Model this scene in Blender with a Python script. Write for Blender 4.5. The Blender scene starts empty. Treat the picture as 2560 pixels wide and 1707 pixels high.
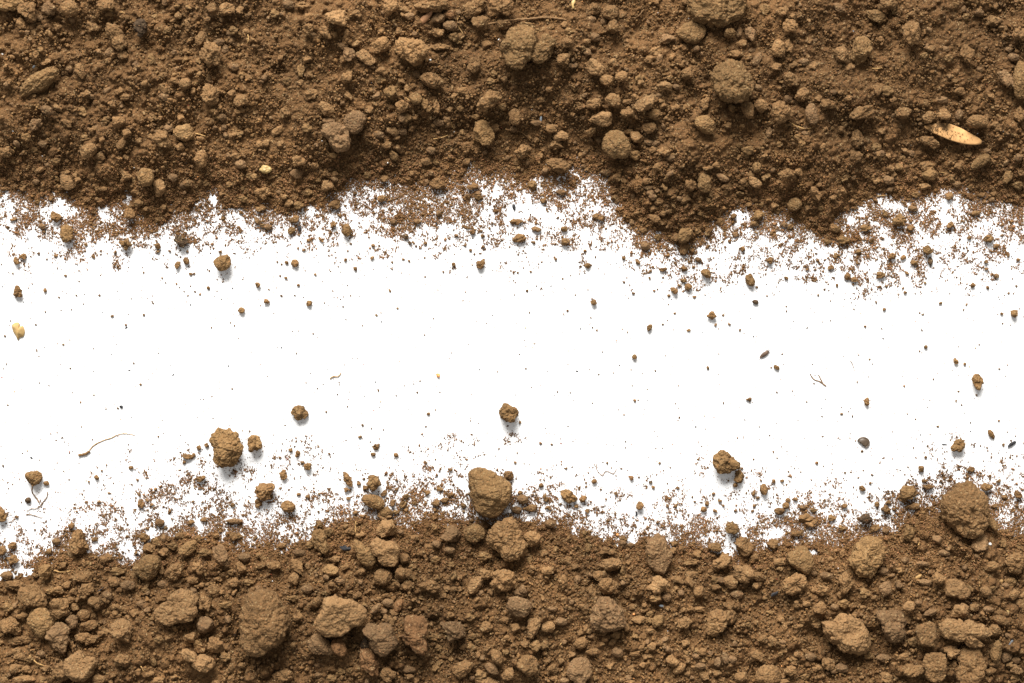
import bpy, math, random
import numpy as np
from math import radians

# ------------------------------------------------------------------ scene basics
PX = 0.00015                     # metres per photograph pixel on the white sheet
W, H = 2560, 1707
CAM_D = 0.64
scn = bpy.context.scene
cam_d = bpy.data.cameras.new('camera'); cam = bpy.data.objects.new('camera', cam_d)
scn.collection.objects.link(cam)
cam.location = (0, 0, CAM_D); cam.rotation_euler = (0, 0, 0)
cam_d.sensor_width = 36; cam_d.lens = 36 * CAM_D / (W * PX)
cam_d.clip_start = 0.01; cam_d.clip_end = 20
cam_d.dof.use_dof = True; cam_d.dof.focus_distance = CAM_D - 0.004; cam_d.dof.aperture_fstop = 5.0
scn.camera = cam

world = bpy.data.worlds.new('World'); scn.world = world; world.use_nodes = True
wb = world.node_tree.nodes['Background']
wb.inputs[0].default_value = (1.0, 0.985, 0.96, 1); wb.inputs[1].default_value = 0.40

def area(name, loc, target, size, power, col=(1, 1, 1)):
    l = bpy.data.lights.new(name, 'AREA'); l.shape = 'RECTANGLE'; l.size, l.size_y = size
    l.energy = power; l.color = col
    o = bpy.data.objects.new(name, l); scn.collection.objects.link(o); o.location = loc
    from mathutils import Vector
    d = Vector(target) - Vector(loc); o.rotation_euler = d.to_track_quat('-Z', 'Y').to_euler()
    return o
area('key_softbox', (-0.30, 1.75, 1.40), (0, 0, 0), (1.4, 1.05), 160.0, (1.0, 0.98, 0.95))

scn.view_settings.view_transform = 'Standard'
try: scn.view_settings.look = 'None'
except Exception: pass
scn.view_settings.gamma = 1.0; scn.view_settings.exposure = 0.0
scn.cycles.max_bounces = 6; scn.cycles.diffuse_bounces = 3

COL = scn.collection
rng = np.random.default_rng(7)

# ------------------------------------------------------------------ noise
_T2 = rng.random((256, 256)); _T3 = rng.random((64, 64, 64))
def vn2(x, y, s=0):
    x = x + 17.3 * s; y = y + 9.7 * s
    xi = np.floor(x).astype(int); yi = np.floor(y).astype(int)
    fx = x - xi; fy = y - yi; fx = fx * fx * (3 - 2 * fx); fy = fy * fy * (3 - 2 * fy)
    a = _T2[xi & 255, yi & 255]; b = _T2[(xi + 1) & 255, yi & 255]
    c = _T2[xi & 255, (yi + 1) & 255]; d = _T2[(xi + 1) & 255, (yi + 1) & 255]
    return ((a * (1 - fx) + b * fx) * (1 - fy) + (c * (1 - fx) + d * fx) * fy) * 2 - 1
def fbm2(x, y, scale, octv=4, s=0, gain=0.5):
    v = 0; a = 1; t = 0; f = 1.0 / scale
    for i in range(octv):
        v = v + a * vn2(x * f, y * f, s + i * 3); t += a; a *= gain; f *= 2.03
    return v / t
def vn3(p):
    pi = np.floor(p).astype(int); f = p - pi; f = f * f * (3 - 2 * f); o = 0
    for dx in (0, 1):
        for dy in (0, 1):
            for dz in (0, 1):
                w = (f[:, 0] if dx else 1 - f[:, 0]) * (f[:, 1] if dy else 1 - f[:, 1]) * (f[:, 2] if dz else 1 - f[:, 2])
                o = o + w * _T3[(pi[:, 0] + dx) & 63, (pi[:, 1] + dy) & 63, (pi[:, 2] + dz) & 63]
    return o * 2 - 1
def cell2(x, y, cell, s=0, rmin=0.25, rmax=0.75):
    """height of hemispherical crumbs scattered one per jittered grid cell (0..~rmax)"""
    gx = x / cell + 31 * s; gy = y / cell + 57 * s
    ix = np.floor(gx).astype(int); iy = np.floor(gy).astype(int); out = np.zeros(np.shape(gx))
    for dx in (-1, 0, 1):
        for dy in (-1, 0, 1):
            cx = ix + dx; cy = iy + dy
            jx = _T2[cx & 255, (cy + 11) & 255]; jy = _T2[(cx + 91) & 255, cy & 255]; rr = rmin + (rmax - rmin) * _T2[(cx + 37) & 255, (cy + 73) & 255] ** 2
            el = 0.75 + 0.5 * _T2[(cx + 5) & 255, (cy + 173) & 255]
            d2 = ((gx - cx - jx) ** 2 * el + (gy - cy - jy) ** 2 / el)
            out = np.maximum(out, np.sqrt(np.maximum(0, rr * rr - d2)))
    return out

# ------------------------------------------------------------------ where the soil lies (photo pixels)
V = 2560 / 2352.0
UP = [  # x, full cover until, half cover, dust ends
 (-300,440,500,580),(0,436,505,575),(60,440,520,580),(110,455,540,585),(160,470,545,590),(210,505,556,600),(260,505,556,610),(310,520,562,600),(350,515,556,600),(400,500,540,590),(440,490,520,570),
 (485,450,478,545),(520,478,500,550),(570,485,512,560),(620,485,516,560),(680,490,515,560),(730,470,490,560),(780,435,490,560),(830,410,470,560),(890,412,490,560),(960,415,500,560),(1020,408,495,570),(1090,400,490,560),
 (1150,395,480,580),(1210,400,490,580),(1270,392,490,580),(1330,385,480,590),(1380,405,480,590),(1400,440,505,590),(1430,500,530,600),(1480,540,560,610),(1530,555,590,665),(1580,565,605,690),(1620,540,588,680),
 (1660,500,560,640),(1700,470,530,620),(1750,480,515,610),(1800,485,515,620),(1840,520,545,630),(1880,545,570,640),(1930,530,565,660),(1970,470,560,670),(2030,455,545,675),(2080,450,530,660),(2140,448,510,650),(2200,440,505,640),(2260,450,520,630),(2310,465,530,620),(2352,470,520,600),(2700,470,520,600)]
LO = [  # x, full cover from, half cover, dust starts
 (-300,1330,1300,1200),(0,1330,1290,1190),(40,1315,1295,1200),(90,1290,1275,1200),(140,1262,1245,1160),(190,1262,1240,1140),(240,1290,1270,1120),(290,1300,1270,1120),(330,1255,1235,1110),(370,1232,1215,1100),(440,1228,1205,1090),(520,1238,1200,1090),(580,1255,1225,1120),
 (640,1258,1235,1130),(700,1245,1228,1120),(740,1215,1195,1120),(800,1200,1178,1110),(860,1190,1165,1100),(930,1195,1165,1080),(1000,1195,1160,1050),(1070,1200,1165,1080),(1120,1190,1175,1110),(1180,1190,1170,1110),(1230,1205,1180,1120),
 (1300,1225,1185,1110),(1370,1218,1205,1120),(1430,1240,1215,1130),(1500,1235,1215,1130),(1560,1262,1230,1130),(1620,1268,1240,1120),(1690,1275,1255,1120),(1740,1262,1245,1130),(1790,1245,1225,1140),(1850,1240,1200,1120),(1900,1255,1195,1110),(1960,1240,1205,1120),
 (2010,1225,1205,1110),(2060,1195,1170,1090),(2110,1160,1140,1050),(2160,1150,1120,1030),(2210,1140,1120,1040),(2260,1150,1130,1050),(2300,1215,1170,1050),(2352,1225,1190,1060),(2700,1225,1190,1060)]
UPA = np.array(UP, float); UPA[:, 1] -= 14; UPA[:, 3] += 12; LOA = np.array(LO, float); LOA[:, 1] += 10; LOA[:, 3] -= 8
UPA *= V; LOA *= V
# local bare patches (negative) and dirt patches (positive): x,y,rx,ry,strength in 2352-wide coordinates
PATCH = [(150,482,38,22,-.7),(248,495,26,20,-.9),(292,462,20,14,-.9),(483,472,12,14,-.9),(60,480,30,20,-.4),(20,480,20,20,-.5),
 (850,440,40,16,-.5),(870,475,30,14,-.5),(830,510,26,10,-.4),(1140,435,50,25,-.35),(1200,480,60,40,-.3),(1250,510,70,30,-.2),(1355,440,35,30,-.22),(1330,500,40,25,-.15),(1380,470,20,15,-.2),
 (940,500,60,28,.4),(1130,530,50,22,.3),(1320,520,30,20,.2),(1700,495,22,14,-.6),(1650,560,30,20,-.2),(1960,500,40,20,-.5),(2035,480,30,18,-.4),(2190,480,50,26,-.45),(2280,500,40,20,-.4),
 (2030,640,45,16,.45),(2120,590,30,20,.15),(1960,545,60,18,.35),(2200,540,50,30,-.2),
 (1080,985,60,45,.12),(1040,1080,40,50,.15),(690,1120,40,60,.12),(400,1150,80,50,.15),(520,1080,60,40,.10),(330,1160,20,30,.3),(1020,1130,40,25,.3),(1230,1150,30,30,.35),(1600,1160,20,20,.2),(1870,1270,12,12,-.9),(1640,1235,15,15,-.3),
 (2170,1180,18,14,-.7),(2250,1080,50,25,.15),(1850,1180,30,25,.3),(1330,1215,14,14,-.5),(1210,1190,10,10,-.5),(300,1275,20,10,-.4),(930,1150,40,25,.2),(560,1205,40,20,.2)]
def cover(x, y):
    x = np.asarray(x, float); y = np.asarray(y, float)
    x0, y0 = x, y
    x = x0 + fbm2(x0, y0, 45, 3, 41, .6) * 34; y = y0 + fbm2(x0, y0, 45, 3, 47, .6) * 26
    f, h, d = (np.interp(x, UPA[:, 0], UPA[:, k]) for k in (1, 2, 3))
    up = np.where(y < f, 1 + (f - y) / 400.0, np.where(y < h, .5 + .5 * (h - y) / (h - f), .5 * (d - y) / (d - h)))
    f, h, d = (np.interp(x, LOA[:, 0], LOA[:, k]) for k in (1, 2, 3))
    lo = np.where(y > f, 1 + (y - f) / 400.0, np.where(y > h, .5 + .5 * (y - h) / (f - h), .5 * (y - d) / (h - d)))
    c = np.maximum(np.maximum(up, lo), -0.35)
    for px, py, rx, ry, s in PATCH:
        q = ((x / V - px) / rx) ** 2 + ((y / V - py) / ry) ** 2
        base = np.maximum(c, 0) if s > 0 else c
        c = np.where(q < 4, base + s * np.exp(-q * 1.2), c)
    return c
def bedh(x, y):
    """height of the soil surface above the sheet, in photo pixels"""
    c = cover(x, y)
    t = np.clip((c - 1) * 400, 0, None)
    lift = 66 * (1 - np.exp(-(t / 150.0) ** 1.35))
    k = np.clip((c - 0.2) / 0.8, 0, 1)
    rgh = np.clip(.5 + 1.1 * fbm2(x, y, 110, 3, 61) + .35 * (y > 1000), 0.05, 1)
    wob = fbm2(x, y, 150, 3, 2) * 34 * np.clip(t / 120, 0, 1) + fbm2(x, y, 60, 2, 71) * 14 * np.clip(t / 100, 0, 1)
    h = (c.clip(-1, 1) - 0.93) * 26 + lift + wob + fbm2(x, y, 30, 5, 5, .7) * (6.5 + 2 * np.clip(t / 80, 0, 1))
    a = np.clip((c - .6) * 2.5, 0, 1)
    h = h + a * (cell2(x, y, 9, 1, .2, .75) * 7.5 + cell2(x, y, 17, 2, .1, .6) * (7 + 11 * rgh) + rgh * np.clip(t / 80, 0.1, 1) * cell2(x, y, 38, 3, .0, .55) * 40)
    h = h + a * fbm2(x, y, 5, 2, 9) * 1.6
    return h

def to_world(px, py, z=0.0):
    k = (CAM_D - z) / CAM_D
    return ((px - W / 2) * PX * k, -(py - H / 2) * PX * k)

# ------------------------------------------------------------------ materials
def soil_material(name, base, dark=0.55, bump=1.0, fine=1.0, dusty=0.25):
    lo_, hi_ = (.85, 1.18) if 'clod' in name else (.72, 1.32)
    m = bpy.data.materials.new(name); m.use_nodes = True; nt = m.node_tree; n = nt.nodes; L = nt.links
    b = n['Principled BSDF']; b.inputs['Roughness'].default_value = 0.95
    b.inputs['Specular IOR Level'].default_value = 0.12
    geo = n.new('ShaderNodeNewGeometry'); inf = n.new('ShaderNodeObjectInfo')
    def noise(sc, det=3, ro=.6):
        t = n.new('ShaderNodeTexNoise'); t.inputs['Scale'].default_value = sc; t.inputs['Detail'].default_value = det; t.inputs['Roughness'].default_value = ro
        L.new(geo.outputs['Position'], t.inputs['Vector']); return t
    def math_(op, a, b_):
        t = n.new('ShaderNodeMath'); t.operation = op
        for i, v in enumerate((a, b_)):
            if isinstance(v, (int, float)): t.inputs[i].default_value = v
            else: L.new(v, t.inputs[i])
        return t.outputs[0]
    def mix(fac, c1, c2, bt='MIX'):
        t = n.new('ShaderNodeMix'); t.data_type = 'RGBA'; t.blend_type = bt
        for k, v in ((0, fac), (6, c1), (7, c2)):
            if isinstance(v, (int, float)): t.inputs[k].default_value = v
            elif isinstance(v, tuple): t.inputs[k].default_value = (*v, 1)
            else: L.new(v, t.inputs[k])
        return t.outputs[2]
    big = noise(110, 3).outputs['Fac']; mid = noise(700, 3).outputs['Fac']; fin = noise(2600, 2, .7).outputs['Fac']
    r = n.new('ShaderNodeValToRGB'); L.new(math_('ADD', math_('MULTIPLY', mid, .55), math_('MULTIPLY', fin, .45)), r.inputs[0])
    B = np.array(base)
    r.color_ramp.elements[0].position = .36; r.color_ramp.elements[0].color = (*(B * dark), 1)
    r.color_ramp.elements[1].position = .64; r.color_ramp.elements[1].color = (*(B * 1.42), 1)
    e = r.color_ramp.elements.new(.5); e.color = (*B, 1)
    c = mix(math_('MULTIPLY', big, .5), r.outputs[0], tuple(B * np.array([1.15, .98, .85])))
    big2 = noise(22, 2).outputs['Fac']
    dr = n.new('ShaderNodeMapRange'); dr.inputs[1].default_value = .35; dr.inputs[2].default_value = .65; dr.inputs[3].default_value = .78; dr.inputs[4].default_value = 1.16; L.new(big2, dr.inputs[0])
    dc = n.new('ShaderNodeCombineColor')
    for i in range(3): L.new(dr.outputs[0], dc.inputs[i])
    c = mix(1.0, c, dc.outputs[0], 'MULTIPLY')
    # per object tone
    rd = n.new('ShaderNodeMapRange'); rd.inputs[3].default_value = lo_; rd.inputs[4].default_value = hi_; L.new(inf.outputs['Random'], rd.inputs[0])
    cm = n.new('ShaderNodeCombineColor')
    for i in range(3): L.new(rd.outputs[0], cm.inputs[i])
    c = mix(1.0, c, cm.outputs[0], 'MULTIPLY')
    # rare coloured mineral specks
    v = n.new('ShaderNodeTexVoronoi'); v.inputs['Scale'].default_value = 2600; L.new(geo.outputs['Position'], v.inputs['Vector'])
    sp = n.new('ShaderNodeSeparateColor'); L.new(v.outputs['Color'], sp.inputs[0])
    c = mix(math_('MULTIPLY', math_('GREATER_THAN', sp.outputs[0], .965), .35), c, (.34, .15, .06))
    c = mix(math_('MULTIPLY', math_('GREATER_THAN', sp.outputs[1], .965), .5), c, (.36, .26, .13))
    c = mix(math_('MULTIPLY', math_('LESS_THAN', sp.outputs[2], .05), .6), c, (.035, .022, .016))
    L.new(c, b.inputs['Base Color'])
    bu = n.new('ShaderNodeBump'); bu.inputs['Strength'].default_value = 0.85 * bump; bu.inputs['Distance'].default_value = 0.0005
    v2 = n.new('ShaderNodeTexVoronoi'); v2.inputs['Scale'].default_value = 1300 * fine; L.new(geo.outputs['Position'], v2.inputs['Vector'])
    hh = math_('ADD', math_('MULTIPLY', fin, .7), math_('SUBTRACT', 1.0, v2.outputs['Distance']))
    hh = math_('ADD', hh, math_('MULTIPLY', mid, 1.0))
    L.new(hh, bu.inputs['Height']); L.new(bu.outputs[0], b.inputs['Normal'])
    return m
def plain(name, base, var=0.25, rough=.7, scale=900, bump=.3, spec=.25):
    m = bpy.data.materials.new(name); m.use_nodes = True; nt = m.node_tree; n = nt.nodes; L = nt.links
    b = n['Principled BSDF']; b.inputs['Roughness'].default_value = rough; b.inputs['Specular IOR Level'].default_value = spec
    geo = n.new('ShaderNodeNewGeometry'); t = n.new('ShaderNodeTexNoise'); t.inputs['Scale'].default_value = scale; t.inputs['Detail'].default_value = 4
    L.new(geo.outputs['Position'], t.inputs['Vector'])
    r = n.new('ShaderNodeValToRGB'); L.new(t.outputs['Fac'], r.inputs[0]); B = np.array(base)
    r.color_ramp.elements[0].position = .3; r.color_ramp.elements[0].color = (*(B * (1 - var)), 1)
    r.color_ramp.elements[1].position = .7; r.color_ramp.elements[1].color = (*(B * (1 + var)).clip(0, .95), 1)
    L.new(r.outputs[0], b.inputs['Base Color'])
    bu = n.new('ShaderNodeBump'); bu.inputs['Strength'].default_value = bump; bu.inputs['Distance'].default_value = .0003
    L.new(t.outputs['Fac'], bu.inputs['Height']); L.new(bu.outputs[0], b.inputs['Normal'])
    return m
SOIL = (0.115, 0.063, 0.0262)
M_bed = soil_material('loose_soil', SOIL, dark=.6)
M_tone = {
 'b': soil_material('brown_clod', (0.170, 0.099, 0.0435), dark=.68, bump=.9),
 'o': soil_material('ochre_clod', (0.168, 0.101, 0.0435), dark=.68, bump=.9),
 'g': soil_material('greyish_clod', (0.152, 0.092, 0.045), dark=.7, bump=.8),
 'd': soil_material('dark_clod', (0.070, 0.047, 0.028), dark=.6, bump=.8),
 'l': soil_material('pale_clod', (0.200, 0.119, 0.054), dark=.72, bump=.8),
 'r': soil_material('reddish_clod', (0.172, 0.092, 0.041), dark=.7, bump=.7),
 'O': plain('orange_crumb', (0.62, 0.27, 0.09), .25),
 'R': plain('red_crumb', (0.36, 0.09, 0.045), .3),
 'k': plain('charcoal', (0.022, 0.021, 0.022), .5, .6, 1500, .8),
 'w': plain('white_grit', (0.75, 0.73, 0.68), .1),
 'y': plain('yellow_grit', (0.42, 0.28, 0.10), .2),
}
M_grain = soil_material('soil_grain', (0.142, 0.078, 0.031), dark=.7, bump=.5)
M_dust = soil_material('reddish_dust', (0.205, 0.107, 0.050), dark=.6, bump=.2)
M_root = plain('dry_root', (0.36, 0.215, 0.08), .3, .7, 1500)
M_rootd = plain('brown_root', (0.17, 0.095, 0.04), .35, .8, 1500)
M_hair = plain('pale_root_hair', (0.26, 0.17, 0.11), .2, .7, 1500)

# ------------------------------------------------------------------ mesh helpers
_ico = {}
def ico(sub):
    if sub in _ico: return _ico[sub]
    p = (1 + 5 ** .5) / 2
    v = [(-1,p,0),(1,p,0),(-1,-p,0),(1,-p,0),(0,-1,p),(0,1,p),(0,-1,-p),(0,1,-p),(p,0,-1),(p,0,1),(-p,0,-1),(-p,0,1)]
    f = [(0,11,5),(0,5,1),(0,1,7),(0,7,10),(0,10,11),(1,5,9),(5,11,4),(11,10,2),(10,7,6),(7,1,8),(3,9,4),(3,4,2),(3,2,6),(3,6,8),(3,8,9),(4,9,5),(2,4,11),(6,2,10),(8,6,7),(9,8,1)]
    v = np.array(v, float); v /= np.linalg.norm(v, axis=1)[:, None]; f = np.array(f)
    for _ in range(sub):
        e = np.sort(np.concatenate([f[:, [0, 1]], f[:, [1, 2]], f[:, [2, 0]]]), axis=1)
        u, inv = np.unique(e, axis=0, return_inverse=True); inv = inv.reshape(3, -1) + len(v)
        mids = v[u[:, 0]] + v[u[:, 1]]; mids /= np.linalg.norm(mids, axis=1)[:, None]
        v = np.concatenate([v, mids]); a, b, c = inv
        f = np.concatenate([np.stack([f[:, 0], a, c], 1), np.stack([f[:, 1], b, a], 1), np.stack([f[:, 2], c, b], 1), np.stack([a, b, c], 1)])
    _ico[sub] = (v, f); return v, f
def mesh_np(name, v, f, mat, smooth=True):
    me = bpy.data.meshes.new(name); k = f.shape[1]
    me.vertices.add(len(v)); me.vertices.foreach_set('co', np.ascontiguousarray(v, dtype=np.float32).ravel())
    me.loops.add(f.size); me.loops.foreach_set('vertex_index', f.astype(np.int32).ravel())
    me.polygons.add(len(f)); me.polygons.foreach_set('loop_start', np.arange(0, f.size, k, dtype=np.int32))
    me.polygons.foreach_set('loop_total', np.full(len(f), k, dtype=np.int32))
    me.update(calc_edges=True)
    if smooth: me.polygons.foreach_set('use_smooth', np.ones(len(f), bool))
    me.materials.append(mat); me.validate(); return me
def clod_verts(seed, shape, sub, Lpx, Wpx, Hpx, poly=None):
    """one clod in px units: L along x, W along y (poly: outline points relative to centre)"""
    g = np.random.default_rng(seed); d, f = ico(sub)
    off = g.random(3) * 50
    n = {'A': 11, 'R': 9, 'K': 10, 'C': 10}[shape]
    pl = g.normal(size=(n, 3)); pl /= np.linalg.norm(pl, axis=1)[:, None]
    dd = {'A': g.uniform(.62, .88, n), 'R': g.uniform(.86, 1.02, n), 'K': g.uniform(.72, .98, n), 'C': g.uniform(.8, 1.0, n)}[shape]
    cosv = d @ pl.T; rr = dd / np.maximum(cosv, 1e-3); rr = np.minimum(rr, 4)
    ks = 14 if shape == 'A' else 8
    r = -np.log(np.exp(-ks * rr).sum(1) + np.exp(-ks * 1.05)) / ks
    amp = {'A': .12, 'R': .08, 'K': .30, 'C': .16}[shape]
    p = d * r[:, None]
    r = r * (1 + amp * vn3(d * 1.6 + off) + amp * .5 * vn3(d * 3.7 + off * 2) + .05 * vn3(d * 8 + off))
    if shape == 'K':
        for _ in range(4):
            q = g.normal(size=3); q /= np.linalg.norm(q); r = r + .22 * np.exp(-((d - q) ** 2).sum(1) / .12)
    R = max(4.0, (Lpx * Wpx) ** .5 / 2)
    p = d * r[:, None]
    if poly is not None:
        th = np.arctan2(poly[:, 1], poly[:, 0]); rad = np.hypot(poly[:, 0], poly[:, 1]); o = np.argsort(th); th = th[o]; rad = rad[o]
        th = np.concatenate([th - 2 * np.pi, th, th + 2 * np.pi]); rad = np.tile(rad, 3)
        az = np.arctan2(p[:, 1], p[:, 0]); Rp = np.interp(az, th, rad)
        hr = np.hypot(p[:, 0], p[:, 1]); hn = hr / np.quantile(hr, .97)
        hn = hn * .35 + .68 * np.minimum(1, np.hypot(d[:, 0], d[:, 1]) * 1.12)
        p = np.stack([np.cos(az) * hn * Rp, np.sin(az) * hn * Rp, p[:, 2] / np.abs(p[:, 2]).max() * Hpx / 2], 1)
    else:
        ex = p.max(0) - p.min(0); p = (p - (p.max(0) + p.min(0)) / 2) / ex * np.array([Lpx, Wpx, Hpx])
    # crumb-sized roughness of absolute size (about 3 to 8 photo pixels)
    dn = p / (np.linalg.norm(p, axis=1)[:, None] + 1e-6)
    if R > 11:
        rg = 1 - np.abs(vn3(p / 17 + off * 1.3)) * 2; rg2 = 1 - np.abs(vn3(p / 8.5 + off * .7)) * 2
        am = min(2.0, R * .055) * {'A': 1.0, 'R': .55, 'K': 1.2, 'C': 1.5}[shape]
        p = p - dn * (am * (np.clip(rg, 0, 1) ** 2 * 1.4 + np.clip(rg2, 0, 1) ** 2 * .7 - .5))[:, None]
    ru = {'A': .9, 'R': .8, 'K': 1.2, 'C': 1.7}[shape] * min(1, R / 14)
    if sub >= 3: p = p + dn * (ru * (vn3(p / 4.2 + off) * .9 + vn3(p / 9 + off) * 1.5 + vn3(p / 20 + off) * 1.8))[:, None]
    else: p = p + dn * (vn3(p / (R * .6) + off) * R * .10)[:, None]
    return p, f
def link(name, me, loc=(0, 0, 0), rz=0.0):
    o = bpy.data.objects.new(name, me); COL.objects.link(o); o.location = loc; o.rotation_euler = (0, 0, rz); return o
def tag(o, label=None, cat=None, group=None, kind=None):
    if label: o['label'] = label
    if cat: o['category'] = cat
    if group: o['group'] = group
    if kind: o['kind'] = kind
    return o

# ------------------------------------------------------------------ the white sheet
s = 1.6
sheet_m = bpy.data.materials.new('white_sheet'); sheet_m.use_nodes = True
sb = sheet_m.node_tree.nodes['Principled BSDF']; sb.inputs['Roughness'].default_value = .75; sb.inputs['Specular IOR Level'].default_value = .2
sn = sheet_m.node_tree.nodes.new('ShaderNodeTexNoise'); sn.inputs['Scale'].default_value = 60
sr = sheet_m.node_tree.nodes.new('ShaderNodeValToRGB'); sr.color_ramp.elements[0].color = (.87, .875, .88, 1); sr.color_ramp.elements[1].color = (.90, .90, .90, 1)
sheet_m.node_tree.links.new(sn.outputs['Fac'], sr.inputs[0]); sheet_m.node_tree.links.new(sr.outputs[0], sb.inputs['Base Color'])
sheet = link('white_surface', mesh_np('white_surface', np.array([(-s, -s, 0), (s, -s, 0), (s, s, 0), (-s, s, 0)], float), np.array([[0, 1, 2, 3]]), sheet_m, False))
tag(sheet, 'plain bright white sheet the soil is spilled on', 'surface', kind='structure')

# ------------------------------------------------------------------ soil banks (relief meshes)
def bank(name, y0, y1, label):
    st = 2.5; xs = np.arange(-260, W + 260, st); ys = np.arange(y0, y1, st)
    X, Y = np.meshgrid(xs, ys); Z = bedh(X, Y)
    nx = len(xs); ny = len(ys); idx = np.arange(nx * ny).reshape(ny, nx)
    f = np.stack([idx[1:, :-1], idx[1:, 1:], idx[:-1, 1:], idx[:-1, :-1]], -1).reshape(-1, 4)
    zf = Z.ravel()[f].max(1); f = f[zf > -1.0]
    used = np.unique(f); remap = np.zeros(nx * ny, int); remap[used] = np.arange(len(used)); f = remap[f]
    jx = (rng.random(X.shape) - .5) * st * .5
    v = np.stack([(X.ravel() + jx.ravel() - W / 2) * PX, -(Y.ravel() - H / 2) * PX, Z.ravel() * PX], 1)[used]
    o = link(name, mesh_np(name, v, f, M_bed)); tag(o, label, 'soil', kind='structure'); return o
bank('upper_soil_bank', -240, 760, 'loose brown soil covering the upper third of the sheet')
bank('lower_soil_bank', 1120, H + 240, 'loose brown soil covering the lower part of the sheet')

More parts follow.
